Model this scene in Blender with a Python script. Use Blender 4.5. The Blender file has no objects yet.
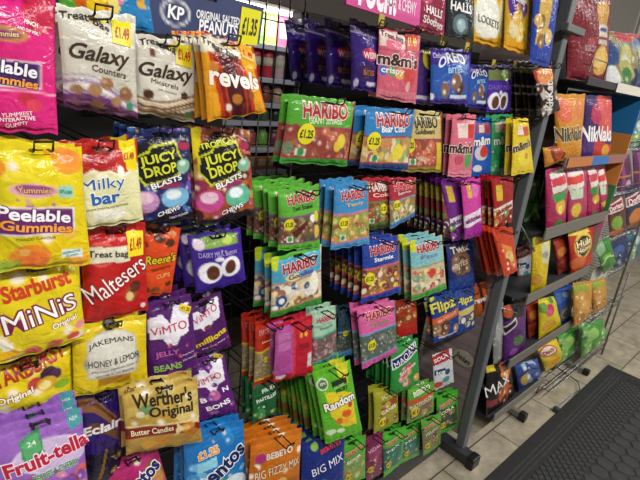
import bpy, bmesh, math, random
import numpy as np
from mathutils import Vector, Matrix

C = bpy.context.scene.collection
random.seed(7)
H = 1.60                                   # camera height above the floor

# ------------------------------------------------------------------ camera
F = 481.0
XD = np.array([.7335, -.1384, .6657]); XD /= np.linalg.norm(XD)      # along the display (camera x right, y down, z forward)
XU = np.array([.1127, -.9410, -.3188]); XU -= XD * XU.dot(XD); XU /= np.linalg.norm(XU)
XN = np.cross(XU, XD)                                                # into the display
cam = bpy.data.cameras.new('camera'); co = bpy.data.objects.new('camera', cam); C.objects.link(co)
right = Vector((XD[0], XN[0], XU[0])); up = -Vector((XD[1], XN[1], XU[1])); fwd = Vector((XD[2], XN[2], XU[2]))
co.matrix_world = Matrix((( right.x, up.x, -fwd.x, 0), (right.y, up.y, -fwd.y, 0), (right.z, up.z, -fwd.z, H), (0, 0, 0, 1)))
cam.sensor_width = 36; cam.lens = F / 640 * 36; cam.clip_start = .02
bpy.context.scene.camera = co

def ray(x, y):
    r = np.array([x - 320, y - 240, F])
    return np.array([r.dot(XD), r.dot(XN), r.dot(XU)])
def at(x, y, Y):                           # point of the sight line at distance Y from the camera's plane along the display
    r = ray(x, y); t = Y / r[1]
    return np.array([r[0] * t, Y, H + r[2] * t])

# ------------------------------------------------------------------ materials
def lin(h, a=1.0):
    v = [int(h[i:i + 2], 16) / 255 for i in (0, 2, 4)]
    return tuple([(c / 12.92 if c <= .04045 else ((c + .055) / 1.055) ** 2.4) for c in v] + [a])
MATS = {}
def mat(name, col, rough=.5, metal=0, noise=None, bump=0, bscale=60, emit=0):
    if name in MATS: return MATS[name]
    m = bpy.data.materials.new(name); m.use_nodes = True; nt = m.node_tree; b = nt.nodes['Principled BSDF']
    b.inputs['Base Color'].default_value = lin(col); b.inputs['Roughness'].default_value = rough; b.inputs['Metallic'].default_value = metal
    tc = nt.nodes.new('ShaderNodeTexCoord')
    if noise:
        n = nt.nodes.new('ShaderNodeTexNoise'); n.inputs['Scale'].default_value = noise[1]; n.inputs['Detail'].default_value = 6
        r = nt.nodes.new('ShaderNodeValToRGB'); r.color_ramp.elements[0].color = lin(col); r.color_ramp.elements[1].color = lin(noise[0])
        r.color_ramp.elements[0].position = .38; r.color_ramp.elements[1].position = .66
        nt.links.new(tc.outputs['Object'], n.inputs['Vector']); nt.links.new(n.outputs['Fac'], r.inputs['Fac']); nt.links.new(r.outputs['Color'], b.inputs['Base Color'])
    if bump:
        n2 = nt.nodes.new('ShaderNodeTexNoise'); n2.inputs['Scale'].default_value = bscale; n2.inputs['Detail'].default_value = 4
        bp = nt.nodes.new('ShaderNodeBump'); bp.inputs['Strength'].default_value = bump; bp.inputs['Distance'].default_value = .004
        nt.links.new(tc.outputs['Object'], n2.inputs['Vector']); nt.links.new(n2.outputs['Fac'], bp.inputs['Height']); nt.links.new(bp.outputs['Normal'], b.inputs['Normal'])
    if emit:
        b.inputs['Emission Color'].default_value = lin(col); b.inputs['Emission Strength'].default_value = emit
    MATS[name] = m; return m
def film_mat(name, rough, bump):
    m = bpy.data.materials.new(name); m.use_nodes = True; nt = m.node_tree; b = nt.nodes['Principled BSDF']
    a = nt.nodes.new('ShaderNodeAttribute'); a.attribute_name = 'print'; nt.links.new(a.outputs['Color'], b.inputs['Base Color'])
    b.inputs['Roughness'].default_value = rough
    tc = nt.nodes.new('ShaderNodeTexCoord'); n = nt.nodes.new('ShaderNodeTexNoise'); n.inputs['Scale'].default_value = 32; n.inputs['Detail'].default_value = 3
    n.inputs['Distortion'].default_value = 1.6
    bp = nt.nodes.new('ShaderNodeBump'); bp.inputs['Strength'].default_value = bump; bp.inputs['Distance'].default_value = .009
    nt.links.new(tc.outputs['Object'], n.inputs['Vector']); nt.links.new(n.outputs['Fac'], bp.inputs['Height']); nt.links.new(bp.outputs['Normal'], b.inputs['Normal'])
    return m
FILM = film_mat('printed_glossy_film', .2, .5)
CARD = film_mat('printed_card', .45, .03)
CRISP = film_mat('printed_crisp_film', .3, .75)
def ink(h): return mat('ink_' + h, h, .38)

# ------------------------------------------------------------------ objects
def link(o, parent=None):
    C.objects.link(o)
    if parent: o.parent = parent
    return o
def tag(o, label, cat, group=None):
    o['label'] = label; o['category'] = cat
    if group: o['group'] = group
    return o
def empty(name, M=None):
    o = bpy.data.objects.new(name, None); o.empty_display_size = .03; C.objects.link(o)
    if M is not None: o.matrix_world = M
    return o
def mesh(name, verts, faces, mats, parent=None, mi=None, smooth=False, col=None):
    me = bpy.data.meshes.new(name); me.from_pydata([tuple(v) for v in verts], [], [tuple(f) for f in faces])
    for m in (mats if isinstance(mats, (list, tuple)) else [mats]): me.materials.append(m)
    if mi is not None: me.polygons.foreach_set('material_index', list(mi))
    if smooth: me.polygons.foreach_set('use_smooth', [True] * len(me.polygons))
    if col is not None:
        a = me.color_attributes.new('print', 'FLOAT_COLOR', 'POINT'); a.data.foreach_set('color', np.asarray(col, np.float32).ravel())
    me.update()
    return link(bpy.data.objects.new(name, me), parent)
class MB:
    """collects simple solids into one mesh"""
    def __init__(s): s.bm = bmesh.new()
    def box(s, lo, hi, bev=0, rot=None):
        r = bmesh.ops.create_cube(s.bm, size=1)
        c = [(a + b) / 2 for a, b in zip(lo, hi)]; d = [abs(b - a) for a, b in zip(lo, hi)]
        for v in r['verts']: v.co = Vector((v.co.x * d[0], v.co.y * d[1], v.co.z * d[2]))
        if rot is not None:
            for v in r['verts']: v.co = rot @ v.co
        for v in r['verts']: v.co += Vector(c)
        if bev:
            es = list({e for v in r['verts'] for e in v.link_edges})
            bmesh.ops.bevel(s.bm, geom=es, offset=bev, segments=2, affect='EDGES', profile=.5)
        return s
    def tube(s, pts, r, n=6, closed=False):
        pts = [Vector(p) for p in pts]; rings = []
        N = len(pts)
        for i, p in enumerate(pts):
            a = pts[i - 1] if (i > 0 or closed) else p; b = pts[(i + 1) % N] if (i < N - 1 or closed) else p
            d = (b - a).normalized(); q = d.cross(Vector((0, 0, 1)) if abs(d.z) < .9 else Vector((1, 0, 0))).normalized(); w = d.cross(q)
            rr = r[i] if isinstance(r, (list, tuple)) else r
            rings.append([s.bm.verts.new(p + q * rr * math.cos(k * 2 * math.pi / n) + w * rr * math.sin(k * 2 * math.pi / n)) for k in range(n)])
        for i in range(N if closed else N - 1):
            A, B = rings[i], rings[(i + 1) % N]
            for k in range(n): s.bm.faces.new((A[k], A[(k + 1) % n], B[(k + 1) % n], B[k]))
        if not closed:
            s.bm.faces.new(list(reversed(rings[0]))); s.bm.faces.new(rings[-1])
        return s
    def lathe(s, c, prof, n=14):
        rings = [[s.bm.verts.new((c[0] + r * math.cos(k * 2 * math.pi / n), c[1] + r * math.sin(k * 2 * math.pi / n), c[2] + z)) for k in range(n)] for r, z in prof]
        for A, B in zip(rings, rings[1:]):
            for k in range(n): s.bm.faces.new((A[k], A[(k + 1) % n], B[(k + 1) % n], B[k]))
        s.bm.faces.new(list(reversed(rings[0]))); s.bm.faces.new(rings[-1])
        return s
    def prism(s, poly, z0, z1, inset=0):
        c = Vector((sum(p[0] for p in poly) / len(poly), sum(p[1] for p in poly) / len(poly)))
        a = [s.bm.verts.new((p[0], p[1], z0)) for p in poly]
        b = [s.bm.verts.new((c.x + (p[0] - c.x) * (1 - inset), c.y + (p[1] - c.y) * (1 - inset), z1)) for p in poly]
        n = len(poly)
        for k in range(n): s.bm.faces.new((a[k], a[(k + 1) % n], b[(k + 1) % n], b[k]))
        s.bm.faces.new(b)
        return s
    def build(s, name, m, parent=None, smooth=False, origin=None):
        bmesh.ops.recalc_face_normals(s.bm, faces=s.bm.faces)
        if origin is not None: bmesh.ops.translate(s.bm, verts=s.bm.verts, vec=-Vector(origin))
        me = bpy.data.meshes.new(name); s.bm.to_mesh(me); s.bm.free(); me.materials.append(m)
        if smooth: me.polygons.foreach_set('use_smooth', [True] * len(me.polygons))
        o = link(bpy.data.objects.new(name, me), parent)
        if origin is not None: o.location = origin
        return o

# ------------------------------------------------------------------ lettering
TEXT = {}
def text2d(s, bold):
    k = (s, bold)
    if k in TEXT: return TEXT[k]
    cu = bpy.data.curves.new('lettering_curve', 'FONT'); cu.body = s; cu.size = 1; cu.offset = bold; cu.resolution_u = 3; cu.fill_mode = 'FRONT'
    o = bpy.data.objects.new('lettering_curve', cu); C.objects.link(o)
    dg = bpy.context.evaluated_depsgraph_get(); me = bpy.data.meshes.new_from_object(o.evaluated_get(dg))
    bpy.data.objects.remove(o); bpy.data.curves.remove(cu)
    TEXT[k] = me; return me
def text_uv(s, bold, ref, box, rot, shear, arch=0, asp=1.0, cut=.07):
    """vertices (u in widths, v in widths, down) and faces of a word filling box = (cu, cv, w, h)"""
    me = text2d(s, bold); rf = text2d(s, ref)
    P = np.array([v.co[:2] for v in rf.vertices]); lo, hi = P.min(0), P.max(0)
    bm = bmesh.new(); bm.from_mesh(me)
    cu, cv, w, h = box
    for v in bm.verts:
        x = (v.co.x - lo[0]) / (hi[0] - lo[0]) - .5; y = (v.co.y - lo[1]) / (hi[1] - lo[1]) - .5
        v.co = Vector(((x + shear * y * h / w) * w, y * h, 0))
    n = int(w / cut)
    for k in range(1, n + 1):
        bmesh.ops.bisect_plane(bm, geom=bm.verts[:] + bm.edges[:] + bm.faces[:], plane_co=(-w / 2 + w * k / (n + 1), 0, 0), plane_no=(1, 0, 0))
    for k in range(1, int(h / cut) + 1):
        bmesh.ops.bisect_plane(bm, geom=bm.verts[:] + bm.edges[:] + bm.faces[:], plane_co=(0, -h / 2 + h * k / (int(h / cut) + 1), 0), plane_no=(0, 1, 0))
    bmesh.ops.triangulate(bm, faces=bm.faces[:])
    bm.verts.index_update()
    c, sn = math.cos(math.radians(rot)), math.sin(math.radians(rot)); out = []
    for v in bm.verts:
        x, y = v.co.x, v.co.y + arch * (.25 - (v.co.x / w) ** 2) * 4
        out.append((cu + x * c - y * sn, cv - (x * sn + y * c)))
    fs = [[v.index for v in f.verts] for f in bm.faces]
    bm.free(); return out, fs

# ------------------------------------------------------------------ printed artwork: painted per vertex on a fine grid
def paint(art, U, V, asp):
    """U, V in 0..1; asp = height / width; returns linear colours"""
    Vw = V * asp
    col = np.empty(U.shape + (3,)); col[:] = lin(art['base'])[:3]
    aa = .012
    def mix(m, c):
        m = np.clip(m, 0, 1)[..., None]; col[:] = col * (1 - m) + np.array(lin(c)[:3]) * m
    for op in art.get('ops', []):
        k = op[0]
        if k == 'r':
            _, a, b, c, d, h = op; mix(np.minimum.reduce([(U - a) / aa, (c - U) / aa, (V - b) / aa, (d - V) / aa]) + .5, h)
        elif k == 'e':
            _, a, b, rx, ry, h = op[:6]; an = math.radians(op[6]) if len(op) > 6 else 0
            dx, dy = U - a, Vw - b * asp; x = dx * math.cos(an) - dy * math.sin(an); y = dx * math.sin(an) + dy * math.cos(an)
            mix((1 - np.sqrt((x / rx) ** 2 + (y / ry) ** 2)) * min(rx, ry) / aa + .5, h)
        elif k == 'w':                      # all below a wave
            _, v0, am, fr, ph, h = op; mix((V - v0 - am * np.sin(fr * U * 6.283 + ph)) / aa + .5, h)
        elif k == 'W':                      # a band along a wave
            _, v0, am, fr, ph, th, h = op; mix((th / 2 - np.abs(V - v0 - am * np.sin(fr * U * 6.283 + ph))) / aa + .5, h)
        elif k == 's':                      # stripes within v0..v1
            _, an, fr, du, h, v0, v1 = op; t = (U * math.cos(math.radians(an)) + Vw * math.sin(math.radians(an))) * fr; t = t - np.floor(t)
            mix(((du / 2 - np.abs(t - .5)) / fr / aa + .5) * ((V > v0) & (V < v1)), h)
        elif k == 'p':
            pts = op[1]; ins = np.zeros(U.shape, bool); j = len(pts) - 1
            for i in range(len(pts)):
                (xi, yi), (xj, yj) = pts[i], pts[j]
                ins ^= ((yi > V) != (yj > V)) & (U < (xj - xi) * (V - yi) / ((yj - yi) or 1e-9) + xi); j = i
            mix(ins.astype(float), op[2])
        elif k == 'b':                      # scattered sweets
            _, n, u0, v0, u1, v1, r0, r1, pal, sd = op; rg = random.Random(sd)
            for i in range(n):
                a, b, r = rg.uniform(u0, u1), rg.uniform(v0, v1), rg.uniform(r0, r1); h = pal[i % len(pal)]; q = rg.uniform(.55, 1.2); an = rg.uniform(0, 3.1)
                dx, dy = U - a, Vw - b * asp; x = dx * math.cos(an) - dy * math.sin(an); y = dx * math.sin(an) + dy * math.cos(an)
                mix((1 - np.sqrt((x / r) ** 2 + (y / r / q) ** 2)) * r / aa + .5, h)
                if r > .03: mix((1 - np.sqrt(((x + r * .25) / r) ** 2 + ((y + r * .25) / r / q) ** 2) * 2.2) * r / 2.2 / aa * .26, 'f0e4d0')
    return col

# ------------------------------------------------------------------ bags
def hashed(*a):
    return random.Random('|'.join(map(str, a)))
def frame(quad, Y, yaw, lean):
    (x0, y0), (x1, y1), (x2, y2), (x3, y3) = quad
    c = at((x0 + x1 + x2 + x3) / 4, (y0 + y1 + y2 + y3) / 4, Y)
    a, t = math.radians(yaw), math.radians(lean)
    R = Matrix.Rotation(a, 3, 'Z') @ Matrix.Rotation(-t, 3, 'X')
    ex, ey, ez = [np.array(R.col[i]) for i in range(3)]
    o = np.array([0, 0, H]); pts = []
    for x, y in quad:
        r = ray(x, y); s = (c - o).dot(ey) / r.dot(ey); pts.append(o + r * s)
    top = (pts[0] + pts[1]) / 2
    L = [np.array([(p - top).dot(ex), (p - top).dot(ez)]) for p in pts]
    M = R.to_4x4(); M.translation = Vector(top)
    return M, L

def bag(name, art, quad, Y, label, cat, yaw=0, lean=0, T=.014, shape='pouch', cell=.0024, hole=True, seals=(.07, .05), film=None, group=None, wr=1.0, rest=None):
    if len(quad) == 3: quad = list(quad[:2]) + [(quad[1][0] + quad[2][0] - quad[0][0], quad[1][1] + quad[2][1] - quad[0][1]), quad[2]]
    M, (TL, TR, BR, BL) = frame(quad, Y, yaw, lean)
    if rest is not None: BL[1] = BR[1] = rest + .0022 - M.translation.z
    w = (np.linalg.norm(TR - TL) + np.linalg.norm(BR - BL)) / 2; h = (np.linalg.norm(BL - TL) + np.linalg.norm(BR - TR)) / 2
    asp = h / w; rg = hashed(name, label)
    nx, ny = max(8, int(w / cell)), max(8, int(h / cell)); nx = min(nx, 60); ny = min(ny, 76)
    ph = [rg.uniform(0, 6.28) for _ in range(8)]; flat = shape == 'card'
    st, sb = seals
    kp = rg.choice([5, 6, 7]); kb = rg.choice([5, 6, 8])
    def depth(u, v):                       # half thickness
        if flat: return T + 0 * u
        m = np.clip((v - st * .8) / (1 - st * .8 - sb * .8), 0, 1)
        sv = np.clip(1 - np.abs(2 * m - 1.06) ** 2.6, 0, 1); su = np.clip(1 - np.abs(2 * u - 1) ** 2.4, 0, 1)
        sv = np.where((v < st * .8) | (v > 1 - sb * .8), 0, sv)
        d = T * (su ** .6) * (sv ** .55)
        d = d * (1 + .16 * np.sin(5.1 * u + 3.7 * v + ph[0]) + .12 * np.sin(9 * v - 6 * u + ph[1]) + .08 * np.sin(15 * u + 8 * v + ph[2]))
        return d + .0006
    def bend(u, v):                        # what front and back share: pleats by the seals, a slight curl
        if flat: return 0 * u
        e = np.exp(-np.abs(v - st) / .07) * np.sin(kp * 6.28 * u + ph[3]) + np.exp(-np.abs(v - 1 + sb) / .07) * np.sin(kb * 6.28 * u + ph[4])
        return wr * (.0011 * e + .003 * np.sin(3.1 * u + ph[5]) * (v - .2)) + .0035 * np.sin(2.2 * v + ph[6]) * (u - .5)
    def surf(u, v, side=-1, off=0.0):
        pull = 0 if flat else .028 * np.sin(np.pi * np.clip(v, 0, 1)) ** 1
        uu = .5 + (u - .5) * (1 - pull)
        zig = 0 if flat else .0016 * np.sin(kp * 3.1 * u + ph[7]) * np.where(np.abs(v - .5) > .3, 1, 0) * (np.abs(v - .5) - .3) / .2
        x = (1 - v) * ((1 - uu) * TL[0] + uu * TR[0]) + v * ((1 - uu) * BL[0] + uu * BR[0])
        z = (1 - v) * ((1 - uu) * TL[1] + uu * TR[1]) + v * ((1 - uu) * BL[1] + uu * BR[1]) + zig
        y = bend(u, v) + side * (depth(u, v) + off)
        return np.stack([x, y, z], -1)
    vd = M.inverted().to_3x3() @ (M @ Vector((0, 0, (BL[1] + BR[1]) / 2)) - Vector((0, 0, H)))
    su, sv_ = (0, 0) if flat else (.7 * T * vd.x / vd.y / w, -.7 * T * vd.z / vd.y / h)      # the print sits on the bulging front, not on the seal plane
    su = min(su, .16)
    us, vs = np.linspace(0, 1, nx + 1), np.linspace(0, 1, ny + 1)
    U, V = np.meshgrid(us, vs)
    Pf, Pb = surf(U, V, -1).reshape(-1, 3), surf(U, V, 1).reshape(-1, 3)
    cf = paint(art, U + su, V + sv_, asp).reshape(-1, 3); cb = np.empty_like(cf); cb[:] = np.array(lin(art.get('back', art['base']))[:3]) * .9
    edge = (U == 0) | (U == 1) | (V == 0) | (V == 1); edge = edge.ravel()
    if not flat:
        mid = (Pf[edge] + Pb[edge]) / 2; Pf[edge] = mid; Pb[edge] = mid
    idx = np.arange((nx + 1) * (ny + 1)).reshape(ny + 1, nx + 1); NF = idx.size
    verts = np.concatenate([Pf, Pb]); cols = np.concatenate([cf, cb]); cols = np.concatenate([cols, np.ones((len(cols), 1))], 1)
    def slot(i, j):
        if not hole: return False
        u, v = (i + .5) / nx, (j + .5) / ny
        return abs(u - .5) * w < min(.013, w * .16) and .0025 + .004 < v * h < .0135
    rows = [(0, int(round(st * ny))), (int(round(st * ny)), ny - int(round(sb * ny))), (ny - int(round(sb * ny)), ny)]
    root = tag(empty(name, M), label, cat, group)
    fm = film or FILM
    names = ['top_seal', 'pouch', 'bottom_seal'] if not flat else ['', 'board', '']
    if flat: rows = [(0, 0), (0, ny), (ny, ny)]
    for (a, b), pn in zip(rows, names):
        if a == b: continue
        fs = []
        for j in range(a, b):
            for i in range(nx):
                if slot(i, j): continue
                q = (idx[j, i], idx[j + 1, i], idx[j + 1, i + 1], idx[j, i + 1])
                fs.append(q); fs.append(tuple(NF + k for k in reversed(q)))
        if flat:
            bd = [idx[0, i] for i in range(nx + 1)] + [idx[j, nx] for j in range(1, ny + 1)] + [idx[ny, i] for i in range(nx - 1, -1, -1)] + [idx[j, 0] for j in range(ny - 1, 0, -1)]
            for k in range(len(bd)): p, q = bd[k], bd[(k + 1) % len(bd)]; fs.append((p, q, NF + q, NF + p))
        fs = np.array(fs); use = np.unique(fs); mp = np.full(2 * NF, -1); mp[use] = np.arange(len(use))
        mesh(pn, verts[use], mp[fs], fm, root, smooth=not flat, col=cols[use])
    # lettering
    cut = .012 / w
    for k, t in enumerate(art.get('text', [])):
        s, cu, cv, tw, th, rot, colr = t[:7]; cu, cv = cu - su, cv - sv_; o = t[7] if len(t) > 7 else {}
        bold = o.get('b', .015); bold = 0 if 'M' in s else bold; vts, fcs, mis, ms = [], [], [], []
        args = ((cu, cv * asp, tw, th), rot, o.get('sh', 0), o.get('arch', 0), asp, cut)
        for off, bb, hx in ([(.0005, bold + o.get('ow', .05), o['o'])] if 'o' in o else []) + [(.0010, bold, colr)]:
            uv, f = text_uv(s, bb, bold, *args); uv = np.array(uv); base = len(vts)
            vts.extend(surf(uv[:, 0], uv[:, 1] / asp, -1, off)); fcs.extend([[base + q for q in g] for g in f]); mis.extend([len(ms)] * len(f)); ms.append(ink(hx))
        mesh('brand_lettering' if k == 0 else 'lettering', vts, fcs, ms, root, mi=mis)
    # price flashes and badges
    for fl in art.get('flash', []):
        kind, cu, cv, ru, rv, colr, txt, tc = fl[:8]; cu, cv = cu - su, cv - sv_; rot = fl[8] if len(fl) > 8 else 0
        c, sn = math.cos(math.radians(rot)), math.sin(math.radians(rot)); uv, f = [], []
        if kind == 'c':
            n = 20; uv.append((cu, cv * asp))
            for r in (.5, 1):
                for k in range(n): uv.append((cu + ru * r * math.cos(k * 2 * math.pi / n), cv * asp + rv * r * math.sin(k * 2 * math.pi / n)))
            for k in range(n): f.append((0, 1 + (k + 1) % n, 1 + k)); f.append((1 + k, 1 + (k + 1) % n, 1 + n + (k + 1) % n, 1 + n + k))
        else:
            n = 5
            for j in range(n + 1):
                for i in range(n + 1):
                    x, y = (i / n * 2 - 1) * ru, (j / n * 2 - 1) * rv; uv.append((cu + x * c + y * sn, cv * asp - x * sn + y * c))
            for j in range(n):
                for i in range(n): k = j * (n + 1) + i; f.append((k, k + n + 1, k + n + 2, k + 1))
        uv = np.array(uv)
        p = mesh('price_flash', surf(uv[:, 0], uv[:, 1] / asp, -1, .0013), f, ink(colr), root)
        if txt:
            t2, f2 = text_uv(txt, .03, .03, (cu, cv * asp, ru * 1.5, rv * (.8 if kind == 'c' else 1.0)), rot, 0, 0, asp, cut); t2 = np.array(t2)
            mesh('price', surf(t2[:, 0], t2[:, 1] / asp, -1, .0018), f2, ink(tc), p)
    hz = [j for j in range(ny) if slot(nx // 2, j)]
    root['w'] = w; root['slot'] = (hz[0] / ny * h) if hz else .007
    return root

def copy_thing(root, M, label, group):
    r = root.copy(); C.objects.link(r); r.matrix_world = M; r['label'] = label; r['group'] = group
    for ch in root.children:
        if ch.name.startswith('price_flash') and False: continue
        c = ch.copy(); C.objects.link(c); c.parent = r
        for g in ch.children:
            d = g.copy(); C.objects.link(d); d.parent = c
    return r
ORD = ['second', 'third', 'fourth', 'fifth', 'sixth', 'seventh', 'eighth', 'ninth', 'tenth']
BLACK = mat('black_coated_wire', '0b0b0c', .35)
STEEL = mat('chromed_wire', '8d9094', .3, .9)
HOOKS = 0
BACKY = 1.06
HOUT = .02
def hook(p, front, half, desc, m=None, up=.014, tab=False):
    """double wire peg from the back panel out through the bags' euro slot, closed by an upturned loop"""
    x, z = p[0], p[2]
    root = tag(empty('display_hook', Matrix.Translation((x, BACKY - .004, z))), desc, 'hook', 'wire display hooks')
    L = BACKY - .004 - front; r = .0017
    b = MB().tube([(-half, 0, 0), (-half, -L + .006, 0), (-half, -L, .003), (-half, -L - .004, up), (half, -L - .004, up), (half, -L, .003), (half, -L + .006, 0), (half, 0, 0)], r)
    b.build('wire_loop', m or BLACK, root, True)
    if tab: MB().box((-.009, -L + .004, .004), (.009, -L + .006, .027), .0006).build('price_tab', mat('tab_gold', 'a89a30', .45), root)
    MB().box((-half - .008, -.002, -.012), (half + .008, .0025, .012), .001).build('mounting_plate', m or BLACK, root)
    return root

def B(prod, label, quad, Y, n=1, step=.024, stk=None, cat='sweet bag', name=None, hk=True, jit=1.0, hm=None, hup=.014, hout=None, dx=0, fan=0, tab=False, **kw):
    name = name or cat.replace(' ', '_')
    grp = ('stack of ' + stk) if stk and n > 1 else None
    if n > 1: kw['T'] = min(kw.get('T', .014), step / 2.15)
    r = bag(name, ART[prod] if isinstance(prod, str) else prod, quad, Y, label, cat, group=grp, **kw)
    rg = hashed('stack', label)
    M0 = r.matrix_world.copy(); top = M0.translation.copy()
    for k in range(1, n):
        M = Matrix.Translation((dx * k + rg.uniform(-.004, .004) * jit, step * k, rg.uniform(-.0012, .0) * jit)) @ M0 @ Matrix.Rotation(math.radians(rg.uniform(-3, 3) * jit), 4, 'Z') @ Matrix.Rotation(math.radians(rg.uniform(-2, 2) * jit + fan * k), 4, 'Y')
        copy_thing(r, M, '%s bag back from the front in the stack of %s' % (ORD[k - 1], stk), grp)
    if hk and kw.get('hole', True):
        w = r['w']; hook((top.x, top.y, top.z - r['slot'] - .0016), top.y - (HOUT if hout is None else hout), min(.0105, w * .13), 'wire hook carrying the ' + (stk + ' stack' if n > 1 and stk else hkname(label)), hm, hup, tab)
    del r['w']; del r['slot']
    return r
def hkname(l):
    return ' '.join(l.split(',')[0].split()[:11])

# ------------------------------------------------------------------ the printed designs
ART = {}
def A(k, base, ops=(), text=(), flash=(), back=None):
    ART[k] = dict(base=base, ops=list(ops), text=list(text), flash=list(flash))
    if back: ART[k]['back'] = back
Y1, PR = 'e8dc1c', 'b01c20'
A('peel_pink', 'd6267c', [('e', .83, .17, .2, .24, 'bd2347'), ('b', 14, .68, .05, .98, .3, .01, .02, ['e88aa0', 'a81a3c'], 3), ('e', .42, .33, .26, .09, 'c08a4a'), ('e', .42, .33, .19, .05, '8c3f7a'),
   ('r', .02, .5, .82, .68, 'dfe0ee'), ('r', .04, .51, .8, .67, '3f2468'), ('e', .66, .76, .1, .09, 'c22a4a'), ('e', .74, .8, .09, .08, 'd8405c'), ('e', .12, .95, .16, .2, 'b81f3c'), ('W', .71, .012, 1, 1, .008, 'f2c8dc')],
   [('Peelable', .42, .545, .72, .15, -6, 'f4f0fa', {'o': '2a1650', 'b': .028, 'ow': .06}), ('Gummies', .46, .635, .66, .11, -6, 'f2a044', {'o': '2a1650', 'b': .028, 'ow': .05}),
    ('PINCH', .72, .24, .16, .05, -12, 'ffffff'), ('AND DIP PEEL', .68, .29, .26, .035, -12, 'ffffff'), ('YUMMIEST', .55, .87, .34, .05, 8, 'ffffff'), ('INTERACTIVE', .55, .905, .4, .05, 8, 'ffffff'), ('GUMMY', .55, .945, .24, .05, 8, 'ffffff'), ('Yummies', .42, .33, .3, .06, 4, 'f0d890')])
A('peel_yellow', 'ddc818', [('b', 10, 0, 0, 1, 1, .12, .25, ['e6d42c', 'e0c010', 'd2c41c'], 9), ('e', .82, .14, .19, .16, 'e89a2c'), ('e', .84, .12, .12, .1, 'ee8a3a'), ('e', .02, .22, .12, .12, 'e8962c'), ('e', .42, .37, .26, .08, 'd8a0b0'), ('e', .42, .36, .2, .055, '9c4a8a'),
   ('b', 9, .2, .36, .66, .5, .012, .025, ['c890b8', 'a8609c'], 4), ('r', -.02, .5, .86, .72, 'e8dcf0'), ('r', 0, .512, .84, .71, '6a2a6a'), ('e', .36, .9, .21, .17, 'e8922c'), ('e', .4, .93, .15, .12, 'ee7a34'), ('e', .3, .86, .06, .05, 'f4b858'),
   ('e', .88, .95, .14, .1, 'e8a430'), ('e', .12, .97, .16, .07, '9cb83c'), ('e', .79, .72, .09, .07, 'e8b84a'), ('r', .68, .86, .92, .93, 'd8ece8'), ('r', .68, .33, .86, .42, '8cc8b8')],
   [('Peelable', .42, .56, .78, .15, -5, 'f6f2fa', {'o': '5a2468', 'b': .028, 'ow': .05}), ('Gummies', .44, .655, .76, .12, -5, 'f2a03c', {'o': '5a2468', 'b': .028, 'ow': .05}), ('MANGO FLAVOUR', .42, .745, .42, .035, 0, '6c5a14'),
    ('Yummies', .42, .365, .36, .07, 2, 'e8b878', {'o': '7a2a6a'}), ('SOFT & CHEWY', .77, .375, .15, .04, -8, '206a60'), ('INTERACTIVE', .8, .88, .2, .03, 8, '2a7a8a'), ('GUMMY', .8, .91, .14, .03, 8, '2a7a8a')])
A('counters', 'd3d0c4', [('w', .28, .03, .7, 2.4, 'c9c6b8'), ('W', .3, .03, .7, 2.4, .012, 'f0ede4'), ('w', .86, .07, .7, 3.3, '6c3c6c'), ('W', .8, .1, .6, 3.6, .03, '9c7cb0'), ('W', .85, .1, .6, 3.5, .02, 'ece4ee'), ('W', .75, .11, .6, 3.7, .016, 'a890bc'), ('W', .89, .08, .6, 3.4, .02, 'b89cc4'), ('w', .93, .04, .8, 3.2, '4c1f46'), ('W', .95, .03, 1, 3, .02, '8c5a86'),
   ('e', .56, .7, .085, .085, '9a7050'), ('e', .40, .78, .095, .085, 'a07654'), ('e', .84, .78, .1, .1, '8c6446'), ('e', .18, .8, .08, .06, '9c765a'), ('e', .7, .87, .085, .07, 'a27a58'), ('e', .44, .93, .09, .07, '7a5440'), ('e', .54, .68, .03, .02, 'c09a78'), ('e', .82, .76, .035, .025, 'b88e6c'), ('e', .16, .93, .06, .05, '7a4a66'), ('e', .9, .9, .06, .06, '3a8a5c')],
   [('Treat bag', .34, .16, .6, .13, -10, '2c2320', {'b': .02, 'arch': .08}), ('Galaxy', .49, .445, .76, .27, -2, '38221c', {'sh': .35, 'b': .02}), ('Counters', .6, .575, .46, .085, -6, '5a463c', {'b': .01})],
   [('r', .81, .19, .135, .15, 'e4d418', '£1.49', PR, -6)])
A('minstrels', 'cbc7bb', [('w', .3, .03, .7, 2.4, 'd2cec2'), ('W', .3, .03, .7, 2.4, .012, 'eeeae0'), ('r', .24, .17, .33, .26, '6a3a30'), ('w', .9, .06, .55, .6, '5c4430'), ('W', .8, .09, .55, .6, .17, '8a6a4c'), ('W', .8, .09, .55, .6, .1, 'd0b898'), ('W', .82, .09, .55, .6, .03, '4a3226'), ('W', .76, .09, .55, .6, .025, 'e4d8c4'), ('e', .2, .74, .085, .075, '4c2c20'), ('e', .8, .68, .07, .06, '4a2c20'), ('e', .88, .93, .07, .06, '4a6a40'), ('w', .97, .01, 1, 0, 'a89c88')],
   [('Treat bag', .42, .16, .62, .12, -8, '2c2320', {'arch': .08}), ('Galaxy', .5, .44, .88, .27, 2, '38221c', {'sh': .35, 'b': .02}), ('Minstrels', .46, .57, .44, .07, -4, '4a362c'), ('milk chocolate', .5, .66, .3, .03, -4, '8a7a68')],
   [('r', .8, .17, .14, .16, 'dcc818', '£1.49', PR, -6)])
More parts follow.
